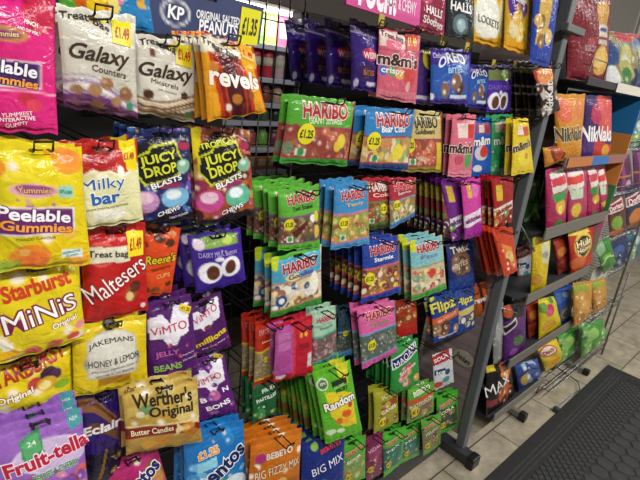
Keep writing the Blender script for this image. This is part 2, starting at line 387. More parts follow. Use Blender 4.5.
A('revels', 'e09a1e', [('s', -8, 2.6, .5, 'b8381c', 0, 1), ('s', -8, 1.3, .34, '4c121c', 0, 1), ('s', -8, 2.6, .16, '7a1c1c', 0, 1), ('W', .17, .05, .6, 3.3, .17, 'ddd6c4'), ('r', .7, 0, 1, .34, 'e0a81e'), ('e', .3, .2, .05, .05, '6a4028'), ('e', .2, .38, .07, .07, 'c07830'), ('e', .5, .76, .075, .075, 'b8742c'), ('e', .76, .72, .06, .06, '8a5428'), ('e', .62, .86, .05, .05, '6a3020'), ('e', .36, .86, .045, .05, 'ddd0c0'), ('e', .86, .5, .06, .06, 'b87830')],
   [('Treat bag', .36, .17, .6, .11, -14, '2c2018'), ('revels', .54, .5, .86, .26, -4, 'f4efe6', {'b': .03})], [('r', .85, .14, .11, .1, 'e8a820', '£1.49', PR, -12)])
A('rainbow', '2a82c0', [('p', [(0, 0), (.35, 0), (.3, 1), (0, 1)], '58a838'), ('p', [(.05, 0), (.5, 0), (.55, 1), (.2, 1)], 'd8641e'), ('p', [(.3, .2), (.62, 0), (.7, 0), (.4, 1), (.25, 1)], 'e8c41e'), ('p', [(.5, 0), (.86, .1), (.62, .8), (.5, 1)], 'e8d878'), ('p', [(.62, 0), (.8, 0), (.9, .4), (.62, .75)], 'd87aa0'), ('p', [(.7, 0), (.8, 0), (.96, .75), (.86, .75)], 'e8b048')])
A('kp', '2f3a66', [('e', .24, .56, .115, .085, 'dfe2ea'), ('e', .24, .56, .1, .072, '2a3560')], [('KP', .24, .56, .125, .085, -4, 'f2f4f8', {'b': .032}), ('ORIGINAL SALTED', .59, .5, .38, .06, 0, 'e8eaf2', {'b': .03}), ('PEANUTS', .6, .74, .34, .095, 0, 'f4f4fa', {'b': .03})], [('r', .88, .58, .095, .15, 'dcd81c', '£1.35', '202020', 0)])
A('milkybar', 'e2dfb2', [('w', -.1, 0, 1, 0, 'b82a24'), ('w', .34, .05, 1.6, .4, 'f2eeda'), ('w', .37, .05, 1.6, .4, 'e0deac'), ('e', .48, .2, .2, .17, 'a41a1e'), ('e', .16, .26, .1, .12, 'c84038'), ('e', .45, .4, .08, .06, 'f0ecd4'), ('e', .72, .36, .05, .08, 'f2eeda'), ('r', .3, .8, .75, .93, 'e8e6d8'), ('p', [(.76, 0), (1, 0), (1, .38), (.82, .36)], 'e8d21c')],
   [('Milky', .46, .5, .6, .2, 3, '1f5fae', {'b': .03, 'o': 'f4f2e2', 'ow': .05}), ('bar', .48, .65, .4, .18, 3, '1f5fae', {'b': .03, 'o': 'f4f2e2', 'ow': .05}), ('WHITE CHOCOLATE BUTTONS', .5, .77, .6, .028, 2, '6a6648'), ('£1.49', .88, .2, .16, .1, -4, PR, {'b': .03})])
def juicy(base, pal, sd, top, c1, c2):
    return [('b', 70, 0, 0, 1, 1, .03, .12, pal, sd), ('e', .46, .3, .36, .28, '16161c'), ('p', [(.1, .3), (.3, .24), (.34, .19), (.76, .14), (.8, .26), (.86, .34), (.82, .46), (.7, .52), (.24, .6), (.16, .52), (.08, .46)], 'c0c62c'), ('p', [(.13, .31), (.32, .26), (.36, .21), (.74, .165), (.77, .27), (.83, .34), (.79, .445), (.68, .5), (.25, .575), (.18, .5), (.11, .45)], '16161a'),
            ('e', .24, .76, .2, .17, c1), ('e', .22, .72, .13, .09, 'e0bcd4'), ('e', .72, .74, .24, .17, c2), ('e', .68, .7, .13, .08, 'dce8f0'), ('e', .86, .4, .13, .1, '7cae94'), ('e', .84, .37, .06, .04, 'c8e0d0'), ('w', .94, .02, 1, 0, '1c1820'), ('e', .9, .2, .1, .06, 'a02c4c'), ('e', .62, .6, .2, .05, '8c2c5c')], \
        [('JUICY', .46, .32, .58, .17, 12, 'ccd232', {'o': '101014', 'b': .03}), ('DROP', .48, .43, .5, .15, 12, 'ccd232', {'o': '101014', 'b': .03}), ('BLASTS', .56, .555, .5, .09, 16, 'eeeef0', {'b': .03, 'o': '16161a', 'ow': .05}), ('CHEWS', .6, .88, .38, .08, 16, 'eeeef0', {'b': .03, 'o': '16161a', 'ow': .05})] + top
o, t = juicy('1e2658', ['1c2658', '27489a', '15183a', '5a2a7a', '8a2a6a', '3a6ab0', '10122c', '6c4cb0'], 5, [('CANDY POWDER', .78, .95, .34, .04, 5, 'd8d8e0')], 'b888b8', '7ab4dc'); A('juicy_blue', '1e2658', o, t)
o, t = juicy('8a3a2a', ['7a3a22', 'a83a2a', 'a8682c', 'b04a70', '5a1c22', 'b88a48', '8c2c4c', '3c1418'], 8, [('TROPICAL', .44, .16, .62, .08, 12, 'd2d632', {'b': .03})], 'c84a94', '5cb494'); A('juicy_tropical', '9a4a2c', o + [('p', [(0, .02), (.22, .02), (.1, .3), (0, .36)], 'd8c81e')], t)
A('starburst', 'd8c418', [('b', 10, 0, 0, 1, 1, .12, .25, ['dcc81c', 'd2bc12', 'e0cf2c'], 2), ('r', 0, 0, .18, .13, '4a3a6a'), ('e', .42, .97, .09, .06, 'd85a5c'), ('e', .65, .95, .09, .06, 'd86a58'), ('e', .86, .93, .08, .05, 'c84a4c'), ('e', .2, .95, .1, .06, 'e8b01c'), ('r', .12, .82, .22, .9, 'e8e6d8'), ('e', .95, .82, .06, .06, 'e48a9a')],
   [('Starburst', .5, .27, .76, .2, 12, 'c03a1c', {'b': .03, 'o': 'e89020', 'ow': .02}), ('MiNiS', .52, .56, .8, .24, 12, 'f8f4f4', {'b': .038, 'o': '7a1c4a', 'ow': .055}), ('Original', .77, .72, .3, .1, 8, 'f8f4e4', {'b': .03, 'o': '8a3a14', 'ow': .06})])
A('starburst_fruit', 'd6be18', [('b', 10, 0, 0, 1, 1, .12, .25, ['dcc81c', 'd0b812', 'e0cf2c'], 6), ('e', .56, .52, .09, .09, 'c8463c'), ('e', .72, .4, .1, .09, '3c2440'), ('e', .8, .46, .08, .08, '4a2c4c'), ('e', .7, .6, .12, .1, 'd8a82c'), ('e', .68, .62, .07, .06, 'f0e090'), ('e', .88, .72, .1, .07, '8cb02c')],
   [('STARBURST', .5, .2, .9, .2, 12, 'a8281c', {'b': .032}), ('Original', .34, .66, .4, .12, 8, 'f8f4e4', {'b': .03, 'o': '8a3a14', 'ow': .06})])
A('maltesers', 'b81f1e', [('e', .3, .3, .2, .2, 'd05a54'), ('e', .3, .31, .15, .15, 'b82a26'), ('e', .2, .3, .1, .14, '8c1418'), ('p', [(.05, .22), (.72, .24), (.72, .4), (.08, .38)], 'dcd8c2'), ('e', .72, .78, .1, .12, '8a4a2c'), ('e', .8, .7, .09, .1, '5a2a1c'), ('e', .7, .8, .06, .08, 'dcb878'), ('e', .93, .95, .05, .04, 'e8e0e0')],
   [('Treat bag', .4, .31, .58, .13, -4, '2c2620'), ('Maltesers', .5, .585, 1.0, .3, 29, 'f6f0f0', {'b': .028, 'o': '7a1014', 'ow': .03})], [('r', .83, .24, .14, .19, 'e8d41c', '£1.49', PR, -4)])
A('reeses', 'd2481a', [('e', .3, .1, .13, .1, '4a2416'), ('e', .62, .06, .12, .09, '6a341c'), ('e', .55, .2, .14, .1, '54281a'), ('e', .2, .28, .1, .08, '6a341c'), ('e', .8, .26, .13, .1, '4a2416'), ('e', .88, .14, .07, .07, 'c88a4c'), ('e', .2, .9, .16, .1, '5a2c1a'), ('e', .5, .92, .14, .08, '7a4424'), ('e', .86, .86, .1, .07, '5a2c1a')],
   [("Reese's", .6, .47, .74, .22, 6, 'd6c01e', {'b': .02, 'o': '3c1c10', 'ow': .06, 'sh': .2}), ('PEANUT BUTTER', .62, .61, .5, .06, 8, '4a2010'), ('CUPS', .68, .72, .36, .11, 6, 'e8a060', {'b': .028})])
A('buttons', '3a1f8c', [('r', .12, .1, .94, .28, '6a8a3c'), ('r', .3, .13, .92, .27, '7aa04a'), ('e', .2, .2, .1, .1, 'd8c8d8'), ('e', .72, .19, .1, .07, 'b8cc60'), ('e', .32, .69, .21, .2, 'e8e6f0'), ('e', .71, .65, .21, .2, 'e8e6f0'), ('e', .36, .7, .12, .14, '5a3020'), ('e', .7, .65, .12, .14, '5a3020'), ('e', .5, .48, .08, .04, 'ded8ee')],
   [('DAIRY MILK Buttons', .52, .385, .72, .09, -2, 'b8acdc', {'b': .01})], back='2a1668')
A('buttons_small', '4a26a0', [('r', .1, .08, .95, .3, '7a8a4c'), ('e', .68, .19, .14, .12, 'a8d058'), ('e', .3, .76, .2, .19, 'e8e6f0'), ('e', .68, .76, .2, .19, 'e8e6f0'), ('e', .32, .78, .13, .14, '5a3424'), ('e', .66, .78, .13, .14, '5a3424'), ('e', .5, .57, .06, .05, 'e0dcf0')], [('DAIRY MILK', .5, .45, .8, .09, 0, '8a6cc8')])
A('vimto_beans', '4f1d66', [('p', [(.04, .25), (.1, .2), (.34, .19), (.48, .29), (.62, .12), (.95, .12), (.9, .24), (.86, .42), (.66, .46), (.56, .56), (.42, .56), (.3, .46), (.08, .46)], 'e4e0ee'), ('b', 12, .4, .55, .98, .95, .03, .06, ['8a2a6a', 'b83c58', '6a8a3c', '7a3a8c'], 3), ('e', .3, .97, .12, .04, '2c1040')],
   [('ViMTO', .46, .35, .74, .17, 6, 'b81c40', {'b': .028}), ('JELLY', .38, .65, .46, .15, 4, 'b85aa0', {'b': .03}), ('BEANS', .38, .81, .52, .15, 4, '8ab85a', {'b': .03}), ('fruity flavour', .8, .68, .28, .05, 4, 'd8d0e4'), ('jelly beans', .8, .75, .28, .05, 4, 'd8d0e4')], [('r', .86, .17, .12, .07, 'dcc41c', '£1.25', '6a3a10', -30)])
A('vimto_millions', '4a1a5c', [('p', [(.04, .25), (.1, .2), (.34, .19), (.48, .29), (.62, .12), (.95, .12), (.9, .24), (.86, .42), (.66, .46), (.56, .56), (.42, .56), (.3, .46), (.08, .46)], 'e4e0ee'), ('e', .5, .52, .1, .06, '7a2a3c'), ('b', 30, 0, .7, 1, 1, .02, .035, ['8a2a7a', '6a2060', 'a83a8a'], 3)],
   [('ViMTO', .5, .28, .66, .17, 14, 'b81c40', {'b': .028}), ('millions', .56, .72, .8, .16, 12, 'd8c22a', {'b': .032, 'o': '5a1030', 'ow': .05}), ('the tiny tasty', .6, .86, .6, .06, 10, 'c8bcd8')])
A('vimto_bonbons', '5a2072', [('p', [(.04, .25), (.1, .2), (.34, .19), (.48, .29), (.62, .12), (.95, .12), (.9, .24), (.86, .42), (.66, .46), (.56, .56), (.42, .56), (.3, .46), (.08, .46)], 'e4e0ee'), ('e', .5, .63, .15, .15, 'b45c98'), ('e', .46, .6, .06, .05, 'd090b8'), ('b', 9, .1, .1, 1, 1, .05, .09, ['7c3c94', '8a4aa0', '6a2a80'], 4)],
   [('ViMTO', .42, .36, .72, .17, 14, 'c02040', {'b': .028}), ('B', .2, .68, .16, .15, 8, 'f0ecf4', {'b': .036}), ('N', .82, .56, .18, .15, 8, 'f0ecf4', {'b': .036}), ('BONS', .56, .8, .66, .15, 14, 'f0ecf4', {'b': .036})], [('r', .86, .07, .13, .05, 'd8c41e', '£1.25', '6a3a10', -20)])
A('jakemans', 'd8bd1c', [('e', .52, .6, .38, .24, '9c9a90'), ('r', .18, .28, .84, .8, 'b8b6aa'), ('e', .52, .32, .3, .16, 'b8b6aa'), ('r', .2, .3, .82, .78, 'd2d0c6'), ('e', .52, .32, .28, .15, 'd2d0c6'), ('e', .5, .1, .09, .09, '24242a'), ('e', .5, .1, .055, .055, '6a6a6a'), ('r', .3, .8, .74, .92, 'a87a1c')],
   [('JAKEMANS', .5, .35, .6, .09, 3, '282828', {'b': .02, 'arch': .05}), ('HONEY & LEMON', .53, .57, .68, .1, 4, '282622', {'b': .01}), ('SOOTHING MENTHOL SWEETS', .53, .68, .62, .03, 4, '6a6a60'), ('SOOTHES AS YOU BREATHE', .53, .75, .5, .03, 4, '6a6a60')])
A('fruittella', '9462bc', [('e', .62, .35, .42, .22, 'd8cce4'), ('e', .62, .35, .4, .2, 'c8b4dc'), ('b', 24, .3, .54, 1, 1, .05, .1, ['a04a6a', 'd0645c', '7a4aa0', 'c88098', '8a3a5c'], 5), ('p', [(.28, .19), (.5, .11), (.54, .31), (.32, .38)], '3c8c58'), ('p', [(.3, .21), (.48, .14), (.52, .29), (.34, .35)], '58a870'), ('p', [(.82, .06), (.98, .02), (1, .16), (.84, .2)], '4c9ca4')],
   [('Fruit-tella', .58, .35, .94, .2, 12, 'b8163c', {'b': .032, 'o': 'eee0ee', 'ow': .05}), ('BERRIES & CHERRY', .66, .49, .52, .09, 10, '3a7c50', {'b': .02, 'o': 'd8e4dc', 'ow': .05}), ('24', .41, .22, .1, .06, 10, 'd8ecd8'), ('NEW', .9, .11, .1, .05, 10, 'd8ecec')], back='8454ac')
A('eclairs', '2c1768', [('W', .3, .16, .5, 4.2, .13, '8a5c34'), ('W', .28, .16, .5, 4.2, .04, '5a3620'), ('W', .48, .1, .6, 3.4, .1, '6a4426'), ('e', .5, .56, .24, .07, '2c1458'), ('w', .62, .03, .6, 1, '14102c'), ('b', 5, .4, .72, .9, .95, .05, .1, ['8a6c1e', '5a4414', 'a8842c'], 5), ('p', [(.3, .95), (.5, .62), (.56, .62), (.36, 1)], '7a5c1c'), ('p', [(.78, .3), (1, .1), (1, .7), (.84, .62)], '5a1c5a')],
   [('Eclairs', .54, .37, .98, .24, 14, 'f0ecf0', {'sh': .3, 'b': .035}), ('Cadbury', .45, .12, .5, .09, 14, '7a5c94', {'sh': .3})])
A('werthers', 'b89a4a', [('b', 14, 0, 0, 1, .6, .08, .2, ['c4a858', 'b08e3c', 'cbb46c'], 2), ('w', .64, .02, .6, 3.6, '7a1d1c'), ('W', .62, .02, .6, 3.6, .02, 'e0d09c'), ('w', .8, .03, .7, 2.9, 'a8863e'), ('e', .28, .36, .1, .07, '6a8a5c'), ('e', .2, .42, .05, .05, 'dcd4b4'), ('e', .46, .88, .12, .07, 'b87c2c'), ('e', .3, .91, .1, .06, 'c08a3c'), ('e', .8, .72, .12, .07, 'c08434'), ('e', .86, .82, .1, .06, 'a86c28'), ('e', .78, .72, .06, .035, 'e0b060'), ('p', [(.62, .82), (.66, .62), (.76, .72)], 'dcc894'), ('p', [(.86, .66), (1, .6), (1, .72)], 'dcc894')],
   [("Werther's", .52, .24, .78, .19, -2, '241c14', {'b': .025}), ('Original', .61, .44, .6, .18, -2, '241c14', {'b': .025}), ('Butter Candies', .34, .69, .52, .09, 3, 'e8dcb4', {'b': .02}), ('£1.25', .12, .07, .12, .05, 0, '4a2c18'), ('135g', .9, .08, .1, .04, 0, '4a3a18')])
A('mentos_fruit', 'a82468', [('b', 12, 0, .1, 1, 1, .1, .2, ['b02c72', '9c1c5c', 'c04a7c', 'a83a3c'], 3), ('e', .84, .4, .18, .3, '8a5a2c'), ('e', .84, .42, .14, .22, 'b8844c')], [('mentos', .55, .4, .9, .22, 30, '1c2460', {'b': .036, 'o': 'f0ecf0', 'ow': .05})])
A('mentos_mint', '1f70b8', [('b', 16, .1, .1, 1, .7, .06, .1, ['2c84c8', '3c94d0', '2678be', '6ab0dc'], 3), ('p', [(.2, .44), (.5, .38), (.5, .5), (.2, .56)], '8ccce4'), ('e', .5, .75, .16, .12, '3c9c7c'), ('e', .8, .8, .2, .16, 'd4e6f0'), ('e', .66, .9, .2, .12, 'b0d4ec')], [('mentos', .56, .56, 1.0, .24, 34, '14245c', {'b': .036, 'o': 'f0f4f8', 'ow': .05}), ('£1.25', .38, .32, .34, .13, 10, 'e8901c', {'b': .032, 'o': 'f4ecd8', 'ow': .05})])
# right-hand rack
A('roch', 'd04a94', [('w', .82, 0, 1, 0, 'c23a86')], [('roch!', .4, .38, .5, .36, 0, 'f2e4ee', {'b': .032, 'sh': .1}), ('SOFT & CHEWY', .72, .62, .42, .09, -3, 'f0d8e8', {'b': .02})])
A('soothers', '8c2c48', [('r', 0, 0, 1, .42, 'a03c58'), ('e', .3, .4, .2, .2, 'b84a68'), ('e', .75, .3, .16, .2, '7a1c30'), ('b', 8, 0, .7, 1, 1, .06, .12, ['7a1c34', 'a83c54'], 2)], [('HALLS', .55, .66, .6, .17, -6, 'e8dce0', {'b': .028}), ('Soothers', .55, .83, .78, .16, -6, 'e8dce0', {'b': .02}), ('HALLS', .6, .3, .5, .1, -6, 'd8c0c8', {'b': .03})])
A('halls', '22282e', [('e', .5, .8, .26, .22, '5a7078'), ('e', .5, .8, .16, .13, '9ab4bc'), ('r', 0, .1, 1, .3, '30383e')], [('HALLS', .52, .52, .7, .18, -4, 'eceff0', {'b': .032})])
A('lockets', 'd8b622', [('r', .3, .02, .95, .45, 'e0a41c'), ('e', .38, .68, .34, .36, 'dcdcd0'), ('e', .38, .68, .3, .32, 'e6e6dc'), ('e', .8, .6, .12, .3, 'e4d8a0'), ('w', .9, .02, 1, 0, 'd29a1c')], [('LOCKETS', .4, .7, .54, .11, -6, '5a5a50', {'b': .01}), ('HONEY & LEMON', .6, .24, .5, .08, -8, '9a4a14', {'b': .02})])
A('toffee', 'd0a42c', [('e', .42, .42, .3, .34, '4a2484'), ('e', .3, .72, .14, .16, 'e0d0a0'), ('b', 14, .3, .2, 1, .85, .07, .15, ['d8b04a', 'a8741c', 'e8d080', '6a4a7c', 'c8942c'], 4), ('w', .87, .01, 1, 0, 'e0a01c')], [('Toffees', .44, .36, .4, .12, -10, 'e8dcf0', {'b': .02})])
A('toffee_blue', '2340a0', [('p', [(.3, .1), (.8, 0), (.7, .6), (.2, .8)], 'c8a450'), ('b', 8, .2, .1, .8, .8, .08, .15, ['d8b868', '8a6a34', 'c8a04a'], 4)])
A('wispa', '301a70', [('r', 0, 0, 1, .19, '241848'), ('e', .64, .45, .28, .13, 'c02c4c'), ('e', .55, .72, .36, .2, '2c1450'), ('r', .55, .86, .95, .92, 'c8c0d8'), ('e', .2, .9, .06, .1, 'b8b0c8'), ('r', 0, .17, 1, .195, '8a84a8')], [('WISPA', .64, .46, .5, .14, 4, 'f0d8e0', {'b': .032}), ('BITES', .6, .72, .46, .12, 2, '9a5c34', {'b': .028})])
A('mm_pink', 'c85c74', [('p', [(.08, .06), (.62, .04), (.62, .28), (.08, .26)], 'e0ccc4'), ('e', .36, .22, .18, .1, 'd87088'), ('r', 0, .3, 1, .32, 'a84a60'), ('e', .16, .6, .08, .08, '2c6ac0'), ('e', .34, .6, .08, .08, '3c9c60'), ('e', .52, .62, .1, .08, 'e0a83c'), ('e', .76, .62, .16, .17, 'c84848'), ('e', .74, .78, .06, .08, 'd8a8a0'), ('w', .86, .02, .7, 0, 'd07486')],
   [("m&m's", .5, .43, .92, .19, 0, '3c1c1c', {'b': .036, 'o': 'eee4e0', 'ow': .04}), ('Treat bag', .34, .13, .5, .1, -8, '3c2420'), ('crispy', .36, .6, .5, .12, 0, 'e8e0d8', {'b': .028})], [('r', .8, .16, .15, .13, 'b82020', '£1.49', 'f0c83c', 0)])
A('mm_dark', '3c2468', [('e', .6, .25, .3, .3, 'd2c83a'), ('b', 6, 0, .5, 1, .85, .1, .2, ['4c2c80', '6a4a5c', '2c1850'], 2), ('r', .1, .85, .8, .91, 'c8c0d8')])
A('oreo', '24368c', [('w', -.1, 0, 1, 0, '3a2488'), ('p', [(0, .3), (1, .2), (1, .92), (.1, .92)], '2450a4'), ('b', 7, .15, .5, .85, .8, .08, .13, ['5a4038', '3a2a2c', '7a5a4c', 'c8b8b0'], 6), ('r', .46, .83, .95, .9, 'c4ccdc'), ('e', .08, .88, .05, .05, 'c8ccdc')], [('Cadbury', .24, .13, .3, .09, 4, 'b8a8d8', {'sh': .3, 'b': .01}), ('OREO', .52, .25, .66, .14, 6, 'dce4f4', {'b': .028, 'arch': .08}), ('BITES', .58, .37, .34, .08, 4, '9cc8e8', {'b': .03})])
A('sticks', '2e2628', [('r', 0, .12, 1, .2, 'b8b478'), ('r', 0, .4, 1, .62, '3c3436'), ('r', 0, .42, .5, .6, 'c8c2be'), ('r', .1, .46, .4, .56, '2e2628'), ('r', 0, .86, 1, .9, '8a8480'), ('r', 0, .66, .3, .8, '4c2c24')], [('LION', .6, .32, .6, .28, 80, 'c8c4c0', {'b': .02})])
A('kitkat', '171314', [('p', [(0, .06), (1, 0), (1, .3), (.2, .36)], 'a83420'), ('e', .6, .2, .4, .3, 'd89058'), ('p', [(.05, .3), (.3, .3), (.6, 1), (.36, 1)], 'b8b0ac'), ('b', 6, .1, .4, 1, .95, .1, .2, ['2c2424', '4c2c24', '8c847c'], 3)], [('KitKat', .52, .6, 1.0, .4, 75, 'd8d0cc', {'b': .032})])
def haribo(k, top, win, pal, bot, sub, subc, sd, line='9a2c4a', hc='a8182c', ho='ecd4d0', vt=.46, hx=.56, hw=.68, price=(.25, .66), v=True, n=48, extra=(), hv=.19):
    ops = [('r', 0, 0, 1, vt, top), ('W', vt, .012, .8, .5, .03, line), ('b', n, .06, vt + .06, .97, .88, .04, .085, pal + [c2 for c2 in pal[:2]], sd), ('W', .9, .012, .8, .5, .03, line), ('w', .91, .012, .8, .5, bot)] + list(extra)
    fl = [('c', price[0], price[1], .115, .115, 'd8cf24', '£1.25', '3c3c14')] if price else []
    if v: ops.append(('r', .2, .78, .34, .88, 'd8e4d4')); ops.append(('e', .27, .83, .05, .05, '3c8c4c'))
    A(k, win, ops, [('HARIBO', hx, hv, hw, .17, 2, hc, {'b': .032, 'o': ho, 'ow': .045})] + ([(sub, hx, hv + .14, .5, .08, 2, subc, {'b': .02})] if sub else []), fl, back=top)
haribo('h_giant', '4f9c30', '8c4438', ['a04a3c', '8a3a34', 'b86448', '9a5a48', '744038'], '3c8c34', 'GIANT Strawbs', 'd0e0b4', 3, price=(.3, .55), extra=[('e', .84, .62, .07, .08, 'd8c43a'), ('e', .78, .7, .06, .06, 'd0b83a'), ('e', .1, .78, .07, .07, '6a7a5c')], vt=.44)
haribo('h_bears', '2f78b4', 'b08a5c', ['d8b84a', '8aa860', 'c07a4a', 'e0d0b0', 'a85a4a', 'c8b48c'], '1c3c74', 'Bear Cubs', 'e8eef4', 5, price=(.2, .54), extra=[('e', .72, .7, .12, .1, 'd8c83a')])
haribo('h_gold', 'c2b070', '8a4a34', ['a8503a', 'c86a4a', '8a3a2c', 'c8a088'], '8a7a30', 'Goldbears', '2c2c24', 6, hc='20201c', ho='cfc084', price=(.2, .56), extra=[('r', .84, .5, 1, .96, 'c8b42c')])
haribo('h_snakes', '58a838', '5a5240', ['6a3a2c', '7a5c34', '4c4a3c', '8a7a50', '5c2c2c', '9c8a68'], '5cb034', 'Twin Snakes', '24301c', 7, line='7a4a7c', price=(.24, .58), extra=[('p', [(.3, .72), (.62, .54), (.68, .58), (.4, .82)], '54201c'), ('e', .8, .52, .07, .07, 'e0e0d0'), ('e', .9, .5, .06, .1, 'c8c02c'), ('e', .9, .74, .08, .12, 'd0b048')])
haribo('h_blue', '3a84bc', '8a8c4c', ['a0a050', 'c89448', '7a9c4c', 'b86a3c', 'd0c068', '8a5a38'], '4a90c4', 'Tangy', 'e0b040', 8, price=(.28, .6), line='c87090')
haribo('h_cherry', 'a82430', '7a4c34', ['9a5a34', '6a8a4c', 'b0442c', '5a3428', 'a88448'], '44582c', 'Cola', 'e8d8c8', 9, price=(.6, .6), line='5c7a3c', hc='e4d8d0', ho='901824')
haribo('h_super', 'a42a3c', '8a7850', ['c8b48c', '9a7a40', 'd8d0b8', '6c8044', 'c89850'], '4a7cae', 'Supermix', 'e8dce0', 10, price=(.25, .55), line='6a9cc4', hc='c82434')
haribo('h_dolly', '4a9cbc', 'c8bca4', ['e8e4dc', 'e0cc98', '8a5a5c', '3c5c84', 'd8d4cc', '9a6a4c'], '3c8c3c', 'Goodies', '5a3a84', 11, price=None, line='b07c50', v=False, extra=[('r', 0, 0, 1, .1, '58b038'), ('p', [(0, .0), (.18, .04), (.12, .26), (0, .2)], 'b8cc2c'), ('e', .4, .4, .14, .06, 'd8cc7c'), ('e', .2, .76, .1, .1, '2c5080'), ('e', .2, .76, .05, .05, 'e0e0e0'), ('e', .84, .6, .1, .2, 'e8e4d8')], hv=.24)
haribo('h_starmix', '1f3f98', '8a5c40', ['d8c44a', '7a2c2c', 'c0704a', '5c3424', 'e0d0b0', 'a87a5c'], '2444a0', 'Starmix', 'f0f0f4', 12, price=(.2, .62), line='c85a6a', v=False)
haribo('h_sour', '7cb8c0', 'c4b894', ['e4dcb8', 'c84a44', '7a9c8c', 'd8c87c', 'a8345c', '8aa86c'], '4c9c48', 'Fizz', '7a6ca8', 13, price=None, line='a89468', v=False, extra=[('r', 0, 0, .22, .2, 'c4cc2c'), ('e', .6, .6, .12, .1, 'cc3c3c')], hv=.16)
haribo('h_red', 'b02c1c', '8a7c58', ['a89468', '7a6a4c', '9c8a60', '6c5c40'], 'b0301c', 'Heads', 'e8d0a8', 14, line='d8b02c', price=(.5, .6), v=False)
haribo('h_pale', '9cc4ac', '6a5a54', ['9c5c68', '7c8a84', '5c4c4c', 'b08a90', '8a5c70'], '4c7c8c', 'Rhubarb', '4c7c6c', 15, line='58a890', price=None, v=False)
haribo('h_dark', '2c4858', '44504c', ['4c5a54', '3c4848', '54605a', '5c5c58'], '4a8ac4', '', 'ffffff', 16, line='5c94c4', price=(.35, .5), v=False, hc='2c4858', ho='2c4858')
haribo('h_pink', 'd0609c', '56645c', ['5c6a60', '4c5a58', '647068', '7a7a70'], 'd058a0', 'Sours', '6a9c3c', 17, line='58a0cc', price=(.3, .66), v=False)
A('redbox', 'b01c30', [('r', .04, .1, .46, .9, 'a84c94'), ('r', .1, .2, .4, .5, 'b868a4'), ('r', .1, .55, .4, .8, 'a04488'), ('r', .46, 0, .52, 1, 'c83848'), ('e', .68, .3, .05, .05, 'e8a030'), ('e', .82, .3, .05, .05, 'e8a030'), ('r', .6, .44, .9, .54, '8c1420'), ('r', .84, .62, .97, .88, 'c8c8cc'), ('r', .1, .92, .3, .98, 'c8c0c8')], [])
A('malt_small', 'a03018', [('e', .5, .5, .36, .2, '8a4420'), ('e', .6, .5, .12, .1, 'd0a060'), ('r', 0, .76, 1, .96, 'b01c20'), ('b', 6, .1, .3, .9, .65, .08, .14, ['7a3818', '9c5028', 'b86838'], 3)], [('Munch', .5, .2, .7, .12, 8, 'd8b8a0', {'b': .03})])
A('flipz', '1c3c84', [('p', [(0, .5), (1, .36), (1, .52), (.05, .66)], 'c85c28'), ('b', 14, .05, .66, .95, .88, .08, .13, ['6a4430', '8a6448', '4c3024', 'a88460'], 4), ('e', .1, .06, .1, .06, 'c0cc2c'), ('r', .2, .92, .9, .95, 'c8cce0')], [('Flipz', .46, .26, .84, .34, 8, 'd6cc50', {'b': .028, 'o': '142858', 'ow': .04}), ('MILK CHOCOLATE', .54, .5, .7, .07, 12, 'f0dcc8', {'b': .02})])
A('flipz_white', '24408c', [('p', [(0, .5), (1, .4), (1, .54), (.05, .64)], 'c4b46c'), ('b', 12, .05, .64, .95, .9, .08, .13, ['c8bca0', 'a89878', 'dcd4c0', '6a5c4c'], 5)], [('Flipz', .5, .28, .84, .32, 8, 'd6cc50', {'b': .032})])
A('revels_small', '9a5420', [('s', -8, 2.2, .45, 'c8581e', 0, 1), ('s', -8, 1.1, .2, '4c1418', 0, 1)], [('revels', .55, .5, .95, .3, 6, 'ece4dc', {'b': .032})])
A('biscuit_blue', '1c2c68', [('e', .5, .42, .34, .3, '7a5844'), ('e', .5, .44, .22, .2, '4c3428'), ('b', 6, .2, .3, .8, .6, .08, .12, ['8a6a54', '5c4234', 'a08468'], 4), ('w', .7, .02, 1, 0, '1c3c88')], [('Twix', .5, .14, .66, .16, 4, 'd8c8a8', {'b': .028}), ('BITES', .5, .43, .5, .12, 6, 'd0bca4', {'b': .028})])
A('skittles_purple', '6c2484', [('r', .1, .0, .9, .06, '4c1860'), ('r', .18, .1, .4, .34, 'd0b03c'), ('p', [(.1, .62), (.9, .52), (.95, .68), (.12, .8)], 'd8d0dc'), ('b', 8, .1, .76, .95, .95, .1, .16, ['8a3a94', '6a9c4a', 'c8743c', '4c1c64', 'a02c50'], 3)], [('skittles', .52, .66, .84, .16, 10, '5c2070', {'b': .036})])
A('skittles_fan', '5c2a3c', [('r', 0, 0, 1, .14, '54186c'), ('r', .1, .16, .8, .4, 'a89838'), ('r', .1, .4, .8, .7, '8a3c3c'), ('b', 6, 0, .66, 1, .95, .12, .2, ['c8bcb8', '5c7a3c', '8a4a2c', '4c1c54'], 3)])
A('skittles_pink', 'c83c9c', [('r', .3, .08, .5, .3, 'd8b048'), ('p', [(.05, .6), (1, .5), (1, .72), (.05, .82)], 'e0d4e4'), ('w', .78, .02, 1, 0, '9c2c94'), ('e', .7, .2, .2, .2, 'd86ab0')], [('skittles', .54, .66, .84, .18, 8, '7a2074', {'b': .036})])
A('skittles_red', '98141c', [('r', .2, .16, .45, .46, 'd0b434'), ('p', [(.05, .62), (1, .5), (1, .68), (.05, .8)], 'd8d0c8'), ('b', 7, .1, .72, .95, .95, .1, .16, ['6a8a3c', 'c8843c', '7a1018', 'b02c1c'], 3)], [('skittles', .54, .65, .84, .15, 12, '8c1820', {'b': .036})])
A('starburst_red', 'c03a1c', [('p', [(.3, .3), (.8, .4), (.9, .9), (.4, .8)], 'd8843c'), ('e', .6, .6, .2, .24, 'd8c87c'), ('r', .2, 0, .8, .12, 'a82c18'), ('b', 5, .2, .4, .9, .9, .1, .2, ['e06030', 'c8281c', 'd89048'], 4)])
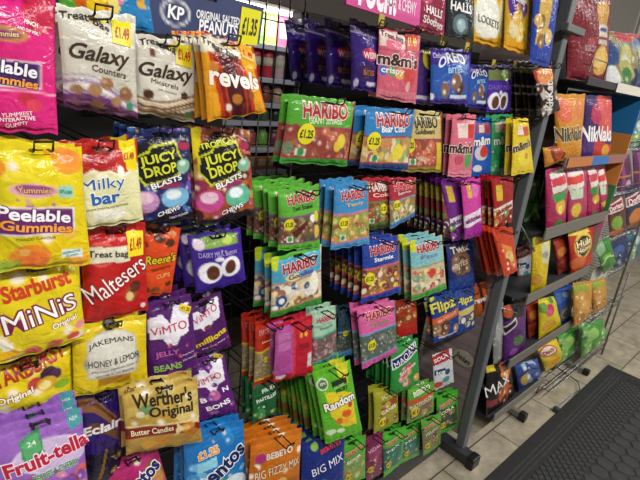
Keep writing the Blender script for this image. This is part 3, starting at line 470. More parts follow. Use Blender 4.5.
A('mm_stick_pink', 'd06a80', [('p', [(.25, .14), (.95, .12), (.95, .36), (.3, .36)], 'e4ccc8'), ('r', .7, .14, .96, .36, 'c83a34'), ('e', .76, .7, .16, .22, '4c9c54'), ('e', .4, .72, .16, .12, 'b84c64'), ('w', .9, .02, 1, 0, 'dc8498')], [("m&m's", .5, .52, .9, .28, 0, '3c1c1c', {'b': .036, 'o': 'ecdcd8', 'ow': .04})])
A('mm_stick_blue', '1f58b4', [('r', .2, .1, .95, .26, 'a83c4c'), ('e', .5, .58, .3, .22, 'c8c4cc'), ('e', .62, .56, .2, .16, 'c03c34'), ('e', .4, .86, .2, .1, 'd8d4d8'), ('r', .3, .12, .6, .24, 'd8d0d0')], [("m&m", .5, .38, .86, .24, 4, 'e8e8ec', {'b': .036, 'o': '3c2030', 'ow': .04})])
A('mm_stick_green', '3c9c64', [('r', .2, .12, .95, .28, 'd0c8b8'), ('r', .5, .14, .9, .27, 'c0502c'), ('w', .6, .03, 1, 0, '2f9058'), ('b', 7, .1, .6, .9, .94, .06, .11, ['3ca86c', '2c8450', '5cb47c'], 3)], [("m&m", .48, .41, .7, .22, 4, 'd8ecdc', {'b': .036, 'o': '3c2c24', 'ow': .04})])
A('mm_stick_yellow', 'd8be24', [('r', .3, .14, .95, .3, 'c8542c'), ('r', .3, .14, .6, .28, 'e4d8c8'), ('e', .6, .7, .3, .24, 'e0cc3c'), ('e', .7, .66, .1, .1, 'c88a2c')], [("m&m's", .52, .46, .9, .26, 10, '3c2018', {'b': .036, 'o': 'e8dcb4', 'ow': .04})])
A('mm_edge', '6a4048', [('r', 0, .3, 1, .6, '84505a'), ('r', .2, .4, .8, .55, 'b8a4a4')])
A('randoms', '5cb02c', [('p', [(.62, 0), (.98, 0), (.86, .28), (.66, .3)], 'd0cc34'), ('p', [(.2, .3), (.64, .36), (.92, .42), (.9, .86), (.52, .84), (.26, .64)], 'e0c82c'), ('e', .2, .2, .14, .14, 'dce8cc'), ('e', .2, .2, .11, .11, '54744c'), ('r', .42, .2, .84, .28, '20381c'), ('e', .66, .66, .13, .1, 'd85c2c'), ('e', .44, .74, .1, .09, 'd0702c'), ('e', .6, .76, .1, .08, 'e8a83c'), ('e', .8, .56, .07, .07, 'c83c34'), ('e', .2, .86, .12, .08, 'c8dcb8'), ('e', .44, .88, .1, .06, 'd4e4c4')],
   [('Random', .54, .48, .84, .22, 6, 'f6f2ec', {'b': .036, 'o': '2c3c1c', 'ow': .06}), ('FRUIT', .66, .33, .34, .1, 4, '1c3c18', {'b': .032}), ('GUMS', .6, .28, .3, .06, 4, 'c8e0b8', {'b': .03}), ('35%', .2, .19, .14, .06, 0, 'f0f4ec')])
A('randoms_fan', '4c9c2c', [('r', 0, .3, 1, .6, '6a9c3c'), ('r', 0, .62, .8, .8, '7a5c30'), ('r', .2, .84, .8, .92, 'a8bc98'), ('e', .4, .45, .3, .2, 'b8a838')])
A('maoam', '2f8c3c', [('p', [(.05, .3), (.95, .08), (.98, .28), (.08, .52)], 'e4e6ec'), ('p', [(.08, .32), (.92, .11), (.95, .26), (.11, .49)], '1c2868'), ('b', 12, .3, .5, .95, .9, .06, .12, ['d88a94', 'c85c70', 'e0b0a0', 'd0a050', '4ca84c'], 4)], [('MAOAM', .52, .3, .82, .17, 24, 'f2f2f4', {'b': .032}), ('Stripes', .58, .58, .6, .13, 18, 'f0d0d4', {'b': .03})])
A('pastilles', '1c5c34', [('e', .4, .8, .14, .12, '3c8c4c'), ('b', 8, .1, .65, .95, .95, .07, .12, ['2c7c48', '4c9450', '14502c', '7a9c4c'], 4), ('r', 0, 0, 1, .1, '18502c')], [('FRUIT', .66, .28, .56, .16, 10, 'e0e8e0', {'b': .032}), ('PASTILLES', .58, .48, .8, .15, 10, 'e0e8e0', {'b': .032})])
A('bebeto_orange', 'c26c1c', [('b', 8, 0, 0, 1, .6, .1, .2, ['c87420', 'b86418'], 3), ('e', .2, .32, .1, .09, 'a8347c'), ('r', .3, .72, 1, .92, 'a85c20'), ('b', 12, .3, .72, 1, .95, .05, .08, ['c89050', '8a4a1c', 'd0a868', 'a8382c'], 4)], [('BEBETO', .56, .3, .52, .11, 4, 'e8dcc8', {'b': .032, 'o': '7a2c4c', 'ow': .03}), ('BIG FIZZY MIX', .54, .53, .86, .15, 8, 'ecdcc0', {'b': .03, 'o': '5c3010', 'ow': .03})], [('c', .5, .84, .1, .1, 'd8c82c', '£1', '3c3010')])
A('bebeto_blue', '1f2f7c', [('e', .3, .14, .08, .08, '8ac04c'), ('b', 10, .1, .72, .95, .95, .06, .1, ['5c7cb0', 'c8a83c', '3c5c9c', 'a84c4c'], 4)], [('BEBETO', .66, .2, .5, .1, 10, 'd83c3c', {'b': .032}), ('BIG MIX', .6, .46, .76, .17, 14, 'e8eaf4', {'b': .028})], [('c', .4, .8, .12, .12, 'c8c02c', '£1', '3c3010')])
def bebeto(k, base, win, pal, sub, sd, hc='d0343c'):
    A(k, base, [('r', .06, .38, .94, .9, win), ('b', 14, .1, .42, .9, .86, .06, .11, pal, sd), ('p', [(.3, .07), (.6, .1), (.58, .16), (.32, .13)], '1c3c18')], [('BEBETO', .54, .27, .74, .13, 10, hc, {'b': .032, 'o': 'e8ecd8', 'ow': .04}), (sub, .5, .44, .6, .11, 12, 'e8ecd8', {'b': .03})], [('c', .28, .78, .13, .13, 'd0b82c', '£1', '3c3010')])
bebeto('bb_green', '4ca42c', '7a9450', ['8cac54', '5c8440', 'c0b868', 'a86c50'], 'SOUR', 3)
bebeto('bb_teal', '4cac30', '2c6c5c', ['2c7c70', '44604c', '1c5048', '5c8c60'], 'MIX', 4)
bebeto('bb_dark', '46a42c', '3c4c34', ['54603c', '2c3c2c', '6c5434', '8a7444'], 'COLA', 5)
bebeto('bb_melon', '5c9c34', '7a7450', ['8a5c48', '6a8444', 'a89060', '5c4434'], 'MELON', 6)
A('bb_melon2', '5c9c34', [('p', [(0, .42), (1, .3), (1, .44), (0, .56)], 'c8542c'), ('r', .06, .56, .94, .92, '7a6c4c'), ('b', 12, .1, .58, .9, .88, .06, .1, ['8a5c48', '6a8444', 'a89060', '5c4434'], 3)], [('BEBETO', .54, .2, .66, .13, 10, 'e0e8d0', {'b': .032}), ('WATERMELON', .52, .54, .84, .12, 12, 'ece8dc', {'b': .03})], [('c', .28, .74, .13, .13, 'd0b82c', '£1', '3c3010')])
A('bb_magenta', '74204c', [('e', .5, .4, .34, .3, '8c3460'), ('b', 10, .1, .5, .95, .95, .08, .14, ['8a2c54', '5c1840', 'a04c68', '4c2430'], 4)], [('VIDAL', .5, .32, .7, .16, 14, 'd8a8c0', {'b': .03})], [('c', .28, .74, .15, .15, 'd0b82c', '£1', '3c3010')])
A('bb_yellow', '9c9c2c', [('p', [(.3, .36), (1, .3), (1, .5), (.3, .54)], '8a4c24'), ('b', 10, .2, .4, .95, .9, .07, .12, ['a8843c', '7a6c2c', 'b89c4c', '8a5430'], 4)], [('SOUR', .6, .22, .6, .12, 8, 'e0d8a0', {'b': .028}), ('CANES', .6, .56, .6, .12, 12, 'f0e8d8', {'b': .028})], [('c', .34, .82, .14, .14, 'd8c82c', '£1', '3c3010')])
A('sourpunch', 'c8ccd0', [('p', [(0, .1), (.9, 0), (.9, .26), (0, .34)], 'b02c34'), ('r', .1, .46, .6, .6, '24345c'), ('e', .7, .6, .14, .12, '3c4c74'), ('e', .6, .8, .2, .12, '4c8c8c'), ('e', .24, .88, .2, .12, 'c04434')], [('SOUR', .46, .18, .7, .14, 8, 'ece4e4', {'b': .028}), ('Ice', .36, .54, .4, .14, 0, 'e0e4ec', {'b': .028})])
# crisps
A('mccoys', '7c1e2e', [('w', -.1, 0, 1, 0, '7a1c2c'), ('e', .82, .22, .2, .09, 'd0a04c'), ('e', .8, .3, .18, .06, 'c8943c'), ('r', .64, .35, .98, .47, 'd8d0c4'), ('r', .66, .38, .96, .42, '2c3c7c'), ('r', .64, .5, .96, .55, 'c8b8b0'), ('e', .8, .72, .2, .15, 'd8a84c'), ('e', .78, .7, .14, .1, 'e4c070'), ('e', .5, .55, .08, .05, 'a84a54')], [("McCOY'S", .76, .08, .5, .13, 0, 'eee4e4', {'b': .028}), ('RIDGE CUT', .48, .61, .24, .06, 0, 'c89aa0', {'b': .03})])
A('multi_blue', '6c7468', [('r', 0, 0, 1, .14, 'b83c4c'), ('b', 40, 0, .16, 1, .96, .06, .13, ['2c4c84', 'd8dcdc', '3c7c44', 'b8b46c', '24304c', '8a7c50', '4c6ca8'], 5), ('p', [(.6, .14), (1, .14), (1, .5)], '3c8048')], [])
A('nik_orange', 'd08c2c', [('e', .35, .24, .22, .2, 'd8684c'), ('e', .82, .22, .13, .16, 'd87c50'), ('w', .8, .02, 1, 0, 'c88428')], [('NikNaks', .54, .57, .92, .26, 2, '4c4434', {'b': .03, 'o': 'd8c8a0', 'ow': .05})])
A('nik_purple', '3c2460', [('e', .8, .3, .36, .34, 'd0504c'), ('w', .7, .06, .7, 3.4, 'c0342c'), ('p', [(0, .6), (.4, .65), (.44, 1), (0, 1)], '4c2c78'), ('e', .4, .28, .14, .14, 'b8345c'), ('e', .82, .86, .14, .1, 'e09c34')], [('NikNaks', .54, .58, .94, .24, 0, 'f2eef0', {'b': .032})])
A('pack_lying', 'c07c24', [('e', .6, .4, .3, .26, '6a2c1c'), ('e', .6, .4, .2, .16, 'a8482c'), ('w', .8, .02, 1, 0, 'a8641c')], [])
A('multi_fruit', 'a82458', [('p', [(.3, .1), (.95, .05), (1, .34), (.35, .4)], 'd8d4cc'), ('p', [(.32, .18), (.92, .14), (.95, .26), (.36, .3)], 'c83c4c'), ('e', .66, .62, .26, .2, 'd8a83c'), ('e', .6, .66, .14, .12, 'e8d060'), ('p', [(.3, .42), (.95, .36), (.9, .5), (.4, .54)], '3c9448'), ('e', .6, .9, .22, .1, '3c8c3c')])
A('multi_fruit2', 'b03c64', [('p', [(.1, .12), (.9, .08), (.94, .36), (.14, .4)], 'e0dcd4'), ('p', [(.12, .2), (.88, .16), (.9, .28), (.14, .32)], 'd8443c'), ('p', [(.2, .4), (.8, .38), (.8, .56), (.25, .56)], 'c8dcc0'), ('e', .5, .76, .26, .2, 'd8b83c'), ('e', .5, .95, .3, .08, '4c8c3c')])
A('crisp_yellow', 'd0b41c', [('p', [(.5, .2), (.95, .1), (.9, .55), (.55, .5)], 'c8c8a0'), ('e', .7, .36, .16, .1, '8a9a9c'), ('e', .3, .8, .3, .2, 'c8902c')])
A('crisp_redbrown', '9c3420', [('e', .5, .4, .3, .2, 'c87838'), ('e', .5, .8, .34, .2, '7a2418'), ('r', 0, 0, 1, .1, 'b84428'), ('W', .55, .05, 1, 0, .1, '6c1c14')])
A('hoops', 'b8301f', [('e', .6, .42, .36, .3, 'd8b83c'), ('e', .6, .42, .28, .23, '2c2018'), ('e', .6, .42, .2, .15, 'c88c34'), ('e', .4, .8, .3, .16, 'd0642c'), ('p', [(.1, .02), (.9, 0), (.9, .14), (.1, .16)], 'd8c04c')], [('Hula', .58, .33, .54, .15, 8, 'f0e4c0', {'b': .032, 'o': '241810', 'ow': .06}), ('Hoops', .6, .5, .56, .15, 8, 'f0e4c0', {'b': .032, 'o': '241810', 'ow': .06})])
A('crisp_green', '34842c', [('p', [(.1, .1), (.7, 0), (.6, .3), (.1, .4)], '8ab48c'), ('e', .6, .5, .3, .16, '6cb440'), ('e', .4, .78, .28, .14, '2c6c24'), ('W', .6, .08, 1, 1, .06, 'b8d494')])
A('monster', '54206c', [('r', 0, 0, 1, .3, '1c1424'), ('e', .3, .15, .2, .16, 'b84c24'), ('p', [(.1, .42), (.55, .26), (.6, .38), (.15, .56)], 'd8d4d8'), ('p', [(.14, .43), (.52, .3), (.55, .37), (.18, .52)], '1c1420'), ('e', .7, .72, .2, .16, '58784c'), ('e', .5, .92, .18, .1, '8c4c9c')])
A('pom_bear', 'd8c224', [('e', .6, .36, .26, .2, 'c02c5c'), ('e', .56, .42, .16, .12, 'd84c78'), ('e', .3, .26, .18, .16, '6c9c3c'), ('e', .5, .78, .3, .18, 'd0a02c'), ('e', .8, .14, .14, .1, '3c8c44')], [])
A('crisp_blue', '1f4a98', [('e', .6, .72, .3, .22, '8a7c3c'), ('e', .6, .72, .2, .15, '2c3450'), ('p', [(.2, .2), (.9, .12), (.9, .34), (.2, .44)], '3c68b4'), ('e', .7, .24, .2, .1, '8aa4c8')])
A('wotsit', 'c48a30', [('e', .5, .2, .36, .16, '8c9c34'), ('e', .5, .6, .34, .26, 'd09c44'), ('b', 10, .1, .3, .95, .9, .08, .16, ['d8a44c', 'b87c24', 'c89438', 'a86c1c'], 4)])
A('max', '141012', [('p', [(.02, .1), (.4, .06), (.42, .18), (.02, .2)], 'c8b02c'), ('e', .8, .22, .24, .2, 'b85c24'), ('e', .72, .74, .3, .2, 'b8542c'), ('b', 9, .5, .2, 1, .95, .08, .14, ['c87038', '9c4424', 'd88c4c', '3c1c18'], 4), ('r', .08, .72, .4, .86, '8c1c34')], [('MAX', .46, .48, .8, .26, 14, 'f2f0f0', {'b': .038})])
A('crisp_blue2', '24408c', [('e', .66, .3, .3, .22, '8aa8c4'), ('e', .7, .4, .24, .18, '3c5c9c'), ('e', .4, .7, .2, .2, 'b89c3c'), ('W', .44, .1, 1, 1, .08, '142a64'), ('b', 8, .3, .2, .95, .9, .05, .1, ['c8d0d8', '9c8c3c', '1c3474', '5c84b0'], 4)])
A('jacks', 'd8bc24', [('e', .52, .34, .36, .26, 'b8283c'), ('e', .52, .34, .31, .21, 'e4d8c8'), ('e', .3, .74, .24, .16, 'c8a01c'), ('e', .64, .82, .26, .14, 'd8842c')], [('Disco', .52, .34, .5, .18, 14, 'b8203c', {'b': .032})])
A('green_big', '3c8c38', [('b', 22, 0, 0, 1, 1, .08, .16, ['4ca844', '2c742c', '74b450', '388834', '94c070'], 4), ('e', .5, .45, .24, .16, '8cc460')])
A('doritos_red', '5c2c24', [('e', .4, .3, .42, .2, '3c2420'), ('p', [(.1, .2), (.9, .1), (.9, .36), (.1, .42)], 'd8cccc'), ('p', [(.14, .23), (.86, .14), (.86, .33), (.14, .38)], 'a01c24'), ('e', .5, .66, .3, .24, '7aa43c'), ('e', .5, .9, .4, .12, 'c8683c')], [('Doritos', .5, .27, .64, .16, 10, 'ece4e4', {'b': .032})])
A('doritos_blue', '24284c', [('p', [(.1, .2), (.9, .1), (.9, .36), (.1, .42)], 'd0c8cc'), ('p', [(.14, .23), (.86, .14), (.86, .33), (.14, .38)], '8c1c2c'), ('e', .5, .72, .34, .24, 'c87838'), ('e', .5, .9, .4, .1, '94582c')], [('Doritos', .5, .27, .64, .16, 10, 'ece4e4', {'b': .032})])
A('purple_pack', '54184c', [('r', .3, 0, .5, 1, '8c3c7c'), ('r', 0, .55, 1, .6, 'b8743c'), ('r', 0, 0, 1, .08, '7c4c84'), ('e', .7, .8, .2, .14, 'c8a4bc')])
A('navy_pack', '1c2858', [('e', .5, .4, .3, .2, '3c5c9c'), ('b', 7, .1, .5, .95, .95, .07, .12, ['2c3c74', '7c84a4', '3c6c7c'], 4)])
A('teal_pack', '3c6c84', [('b', 12, 0, 0, 1, 1, .1, .18, ['4c8494', '2c4c6c', '6c9c8c', 'a8c4c4', '8ab44c'], 4)])
A('opposite_green', '8cbc5c', [('r', .2, .2, .8, .8, 'e0d468'), ('e', .5, .5, .26, .2, '3c9444')])
A('foil_back', '8c8e90', [('b', 10, 0, 0, 1, 1, .1, .25, ['9ea0a2', '74767a', 'b0b2b2'], 3), ('r', .3, .3, .7, .6, 'a4a6a6')])
# ------------------------------------------------------------------ left-hand bay of treat bags
CH = 'chocolate bag'
B('rainbow', 'blue bag with rainbow streaks hanging half behind the top white treat bag', [(52, -75), (142, -62), (154, 32), (60, 26)], .775)
B('peel_pink', 'pink peelable gummies pouch cut by the left edge of the top row', [(-42, -24), (55, -8), (57, 134), (-36, 130)], .70, 2, .03, stk='pink peelable gummies pouches', T=.016)
B('counters', 'white treat bag with malt balls and purple swirl, yellow price corner', [(56, 4), (135, 16), (138, 118), (64, 107)], .695, 2, .03, stk='white counters treat bags', cat=CH, T=.016)
B('minstrels', 'white treat bag with brown and cream swirl, between white and striped bags', [(132, 32), (197, 45), (194, 123), (137, 112)], .735, 2, .026, stk='white swirl treat bags', cat=CH, T=.013)
B('revels', 'orange and maroon striped treat bag at the end of the top row', [(197, 29), (254, 47), (267, 112), (207, 121)], .70, 4, .026, stk='orange striped treat bags', cat=CH, T=.013)
B('peel_yellow', 'large yellow peelable gummies pouch with mango picture, left edge', [(-10, 138), (82, 147), (91, 264), (-6, 273)], .685, 2, .03, stk='yellow peelable gummies pouches', T=.016)
B('milkybar', 'cream white chocolate bag with red top and blue lettering', [(62, 144), (136, 139), (144, 221), (71, 230)], .72, 2, .03, stk='cream white chocolate bags', cat=CH, T=.015)
B('juicy_blue', 'dark blue chews bag with black and lime splash', [(127, 128), (190, 128), (192, 218), (130, 226)], .75, 3, .026, stk='dark blue chews bags', T=.013)
B('juicy_tropical', 'tropical chews bag, brown and pink with lime lettering', [(191, 127), (249, 129), (255, 214), (196, 226)], .745, 2, .026, stk='tropical chews bags', T=.013)
B('starburst', 'yellow chewy minis bag with white lettering at the left edge', [(-14, 264), (79, 258), (87, 338), (-10, 366)], .715, 2, .03, stk='yellow chewy minis bags', T=.016)
B('maltesers', 'red treat bag with slanting white lettering and yellow price square', [(79, 229), (145, 221), (148, 309), (84, 323)], .738, 2, .03, stk='red malted treat bags', cat=CH, T=.015)
B('reeses', 'orange peanut butter cups bag beside the red treat bag', [(134, 223), (181, 227), (171, 291), (136, 300)], .772, 1, cat=CH, T=.013)
B('buttons', 'purple chocolate bag with two chocolate discs in white bowls', [(187, 236), (240, 227), (246, 280), (196, 294)], .77, 4, .035, stk='purple chocolate disc bags', cat=CH, T=.013, dx=-.004)
B('vimto_beans', 'purple jelly beans bag with white brand splash, yellow price corner', [(145, 303), (191, 294), (199, 374), (149, 386)], .765, 3, .026, stk='purple jelly beans bags', T=.013)
B('vimto_millions', 'purple tiny sweets bag with yellow rounded lettering', [(184, 307), (221, 290), (231, 345), (190, 360)], .795, 2, .026, stk='purple tiny sweets bags', T=.012)
B('vimto_bonbons', 'purple bonbons bag with round pale sweets, below the tiny sweets', [(188, 360), (224, 353), (238, 412), (199, 421)], .79, 3, .026, stk='purple bonbons bags', T=.012)
B('jakemans', 'yellow honey and lemon lozenge bag with grey label', [(71, 326), (146, 313), (148, 381), (73, 397)], .742, 2, .028, stk='yellow lozenge bags', T=.014)
B('starburst_fruit', 'yellow fruit chews bag with berries under the chewy minis', [(-22, 374), (70, 345), (74, 394), (-18, 422)], .748, 1, T=.014)
B('fruittella', 'lilac fruit chews bag with red lettering at the bottom left corner', [(-12, 428), (82, 407), (92, 515), (-8, 540)], .69, 3, .024, stk='lilac fruit chews bags', T=.012)
B('eclairs', 'dark purple toffee bag with white slanting lettering', [(77, 397), (126, 387), (124, 474), (86, 488)], .755, 1, cat=CH, T=.013)
B('werthers', 'gold butter candies bag with maroon band', [(121, 391), (197, 376), (202, 441), (126, 455)], .715, 2, .026, stk='gold butter candies bags', T=.015)
B('mentos_fruit', 'magenta mint rolls bag under the gold candies', [(102, 466), (156, 444), (178, 512), (106, 532)], .75, 1, T=.013)
B('mentos_mint', 'bright blue mints bag with navy lettering on white', [(183, 435), (243, 418), (248, 492), (184, 512)], .765, 3, .024, stk='bright blue mints bags', T=.012)
# header cards and what hangs over the right bay
def card(k, label, quad, Y, T, name='header_card', cat='sign', sc=None):
    return bag(name, ART[k], quad, Y, label, cat, shape='card', T=T, film=CARD, cell=.004)
card('kp', 'navy peanuts header card with yellow price ticket', [(143, -26), (263, 8), (258, 44), (142, 32)], .79, .004)
card('roch', 'pink soft and chewy header card over the top hooks', [(345, -28), (421, -22), (418, 27), (345, 4)], .76, .004)
B('soothers', 'maroon throat sweets bag beside the pink header card', [(418, -34), (446, -30), (445, 36), (419, 29)], .765, 2, .022, stk='maroon throat sweets bags', T=.01)
B('halls', 'black strong mints bag between maroon and yellow bags', [(446, -30), (473, -26), (473, 40), (446, 35)], .765, 2, .022, stk='black strong mints bags', T=.01)
B('lockets', 'yellow honey throat sweets bag with white disc', [(472, -40), (509, -34), (508, 50), (474, 41)], .765, 2, .024, stk='yellow honey sweets bags', T=.011)
B('toffee', 'gold wrapped toffees bag with purple oval', [(505, -36), (536, -32), (530, 57), (504, 48)], 0.745, 1, T=.012)
B('toffee_blue', 'blue and gold toffees bag against the grey post', [(536, -34), (562, -30), (549, 68), (529, 62)], 0.715, 1, T=.012)
HOUT = .05
# top row, right bay
B('wispa', 'purple bitesize chocolate bag, front of a dark row under the pink card', [(349, 17), (381, 29), (377, 92), (351, 89)], .80, 4, .078, stk='dark purple bitesize bags', cat=CH, T=.013, dx=.002, tab=True)
B('mm_pink', 'pink crispy chocolates treat bag with red price square', [(379, 26), (421, 31), (415, 104), (377, 97)], .785, 2, .026, stk='pink crispy treat bags', cat=CH, T=.012)
B('mm_dark', 'dark purple bag with yellow star behind the blue biscuit bites', [(417, 42), (438, 43), (434, 106), (414, 104)], .83, 1, cat=CH, T=.011, tab=True)
B('oreo', 'large blue biscuit bites chocolate bag', [(431, 48), (471, 50), (468, 104), (430, 103)], .80, 2, .026, stk='large blue biscuit bites bags', cat=CH, T=.012, tab=True)
B('oreo', 'smaller blue biscuit bites bag right of the large one', [(466, 64), (492, 66), (489, 108), (465, 107)], .825, 2, .026, stk='smaller blue biscuit bites bags', cat=CH, T=.011, tab=True)
B('buttons_small', 'small purple chocolate bag with two white bowls by the black sticks', [(489, 66), (513, 65), (510, 112), (486, 112)], .815, 2, .026, stk='small purple chocolate bags', cat=CH, T=.011, tab=True)
B('sticks', 'black slim chocolate bag, front of a fanned stack', [(531, 62), (544, 61), (549, 113), (536, 116)], 0.765, 6, .021, stk='slim black chocolate bags', cat=CH, T=.008, wr=.4, fan=1.6)
B('kitkat', 'black and red wafer bag beside the grey post', [(532, 68), (552, 62), (560, 110), (543, 118)], 0.725, 1, cat=CH, T=.008, wr=.4)
# second row, right bay
B('h_giant', 'wide green giant gummies bag with red lettering', [(289, 94), (356, 102), (346, 166), (280, 163)], .80, 2, .024, stk='wide green giant gummies bags', T=.0112)
B('h_bears', 'wide sky blue gummies bag with yellow price disc', [(366, 107), (417, 110), (408, 171), (358, 168)], .79, 2, .03, stk='wide sky blue gummies bags', T=.0112)
B('h_gold', 'gold gummies bag partly behind the sky blue one', [(400, 109), (442, 112), (441, 172), (402, 172)], .825, 1, T=.0104)
B('mm_edge', 'slim brown bag seen edge-on before the pink stick bag', [(442, 114), (455, 115), (453, 174), (441, 172)], .84, 3, .024, stk='slim brown bags', cat=CH, T=.0072)
B('mm_stick_pink', 'pink slim chocolates bag in the row of four colours', [(453, 115), (476, 115), (470, 177), (448, 177)], .80, 2, .022, stk='pink slim chocolates bags', cat=CH, T=.0088)
B('mm_stick_blue', 'blue slim chocolates bag next to the pink one', [(474, 118), (492, 118), (490, 176), (469, 177)], .81, 2, .022, stk='blue slim chocolates bags', cat=CH, T=.0080)
B('mm_stick_green', 'green slim chocolates bag between blue and yellow', [(492, 115), (512, 114), (511, 174), (490, 175)], .805, 2, .022, stk='green slim chocolates bags', cat=CH, T=.0080)
B('mm_stick_yellow', 'yellow slim chocolates bag closest to the grey post', [(513, 119), (528, 118), (534, 172), (511, 176)], 0.745, 2, .022, stk='yellow slim chocolates bags', cat=CH, T=.0080)
# third row
B('h_snakes', 'lime green snake gummies bag with yellow price disc', [(277, 190), (321, 184), (320, 246), (278, 251)], .76, 5, .028, stk='lime green snake gummies bags', T=.0104)
B('h_blue', 'mid blue gummies bag with yellow price disc, right of snakes', [(334, 184), (369, 181), (370, 244), (330, 250)], .77, 3, .026, stk='mid blue gummies bags', T=.0096)
B('h_cherry', 'crimson gummies bag with green band behind the mid blue one', [(362, 178), (394, 177), (395, 226), (363, 231)], .815, 2, .026, stk='crimson gummies bags', T=.0096)
B('h_super', 'red and sky blue gummies bag with bubbles lettering', [(388, 178), (416, 177), (416, 216), (389, 229)], .80, 1, T=.0088)
B('skittles_fan', 'slim purple and yellow fruit sweets bag, front of a tall fan', [(441, 179), (455, 177), (458, 232), (444, 235)], 0.81, 8, .021, stk='slim purple and yellow bags', T=.0064, wr=.4, fan=1.4)
B('skittles_purple', 'purple fruit sweets bag with white slanted lettering', [(441, 181), (467, 178), (473, 237), (452, 242)], .805, 1, T=.0080)
B('skittles_pink', 'hot pink fruit sweets bag beside the purple one', [(460, 180), (481, 178), (482, 235), (465, 240)], .785, 2, .022, stk='hot pink fruit sweets bags', T=.0080)
B('skittles_red', 'deep red fruit sweets bag above the orange bags', [(492, 178), (513, 176), (513, 222), (494, 228)], 0.765, 5, .021, stk='deep red fruit sweets bags', T=.0072, fan=1.2)
B('starburst_red', 'bright orange chews bag hanging against the end panel', [(492, 230), (512, 227), (518, 271), (503, 277)], 0.74, 5, .02, stk='bright orange chews bags', T=.0072, fan=1.2)
# fourth row
B('h_dolly', 'turquoise gummies bag with green hem under the snakes', [(271, 258), (322, 244), (321, 303), (271, 319)], .765, 3, .03, stk='turquoise gummies bags', T=.0104)
B('h_starmix', 'royal blue mixed gummies bag with white lettering', [(362, 241), (399, 235), (401, 292), (361, 304)], .78, 6, .026, stk='royal blue mixed gummies bags', T=.0096)
B('h_sour', 'pale teal fizzy gummies bag with yellow corner', [(410, 241), (442, 235), (446, 289), (412, 302)], .79, 3, .026, stk='pale teal gummies bags', T=.0096)
B('biscuit_blue', 'navy chocolate bites bag with brown roundel', [(445, 244), (474, 240), (475, 287), (449, 295)], .83, 2, .026, stk='navy chocolate bites bags', cat=CH, T=.0088)
# fifth row
B('h_red', 'red gummies bag with yellow bands hanging in shadow', [(255, 322), (277, 316), (275, 381), (253, 388)], .795, 3, .026, stk='red banded gummies bags', T=.0088)
B('redbox', 'crimson bag turned to show its lilac ingredients panel', [(275, 324), (313, 315), (313, 372), (273, 383)], .765, 2, .026, stk='crimson turned bags', T=.0096)
B('h_pale', 'pale mint gummies bag right of the crimson bag', [(312, 312), (336, 304), (338, 360), (312, 369)], .79, 2, .026, stk='pale mint gummies bags', T=.0088)
B('h_dark', 'dark teal gummies bag with blue foot and price disc', [(338, 311), (358, 306), (358, 352), (337, 359)], .82, 2, .026, stk='dark teal gummies bags', T=.0088)
B('h_pink', 'pink and blue gummies bag with price disc', [(356, 307), (396, 300), (397, 352), (362, 370)], .775, 2, .026, stk='pink and blue gummies bags', T=.0096)
B('malt_small', 'rust red chocolate bag behind the pink and blue gummies', [(396, 301), (416, 296), (417, 333), (397, 341)], .83, 1, cat=CH, T=.0080)
B('flipz', 'navy pretzel bag with yellow lettering and orange band', [(430, 298), (458, 292), (460, 333), (433, 343)], .80, 2, .024, stk='navy pretzel bags', cat=CH, T=.0088)
B('flipz_white', 'blue pretzel bag with cream band, behind the navy one', [(455, 291), (474, 287), (475, 328), (457, 334)], .82, 1, cat=CH, T=.0080)
B('revels_small', 'small orange and brown bag at the end of the pretzel row', [(473, 284), (487, 281), (488, 312), (475, 318)], .83, 1, cat=CH, T=.0080)
# sixth row
B('pastilles', 'dark green fruit pastilles bag over the orange fizzy bag', [(252, 382), (277, 374), (276, 414), (252, 424)], .795, 3, .026, stk='dark green pastilles bags', T=.0088)
B('randoms_fan', 'slim green gum bag, front of a long fan beside the lime bag', [(298, 380), (316, 373), (322, 430), (306, 440)], 0.82, 8, .022, stk='slim green gum bags', T=.0064, wr=.4, fan=.8)
B('randoms', 'bright lime fruit gums bag with white lettering on yellow', [(312, 372), (350, 360), (363, 431), (325, 444)], .745, 3, .022, stk='bright lime fruit gums bags', T=.0088)
B('maoam', 'green chews bag with a navy slanting name label', [(390, 346), (418, 338), (420, 383), (390, 395)], .785, 6, .022, stk='green chews bags', T=.0080)
B('sourpunch', 'white bag with red top and navy patches by the end panel', [(432, 355), (452, 348), (454, 382), (434, 391)], .815, 1, T=.0080)
B('bb_yellow', 'olive yellow sour sweets bag below the green chews', [(373, 390), (398, 384), (399, 422), (373, 433)], .80, 2, .024, stk='olive yellow sour bags', T=.0088)
B('bb_melon2', 'green watermelon sweets bag with orange band', [(408, 388), (434, 381), (434, 412), (406, 424)], .80, 2, .024, stk='green watermelon sweets bags', T=.0088)
B('bb_dark', 'green sweets bag with dark window at the lower right', [(436, 396), (458, 389), (458, 426), (437, 437)], .82, 2, .024, stk='lower right green sweets bags', T=.0080)
B('bb_melon', 'green sweets bag hanging lowest beside the base foot', [(421, 420), (441, 412), (441, 444), (423, 456)], .805, 1, T=.0080)
B('bebeto_orange', 'orange fizzy mix bag in the bottom row', [(251, 441), (302, 427), (299, 492), (246, 508)], .745, 4, .022, stk='orange fizzy mix bags', T=.0088)
B('bebeto_blue', 'navy big mix bag in the bottom row', [(302, 443), (345, 431), (343, 492), (300, 506)], .765, 7, .024, stk='navy big mix bags', T=.0088)
B('bb_green', 'light green sour bag under the lime fruit gums', [(341, 443), (366, 434), (366, 478), (341, 490)], .80, 2, .024, stk='light green sour bags', T=.0080)
B('bb_magenta', 'dark magenta sweets bag in the bottom row', [(364, 437), (384, 431), (384, 472), (366, 484)], .82, 2, .024, stk='dark magenta sweets bags', T=.0080)
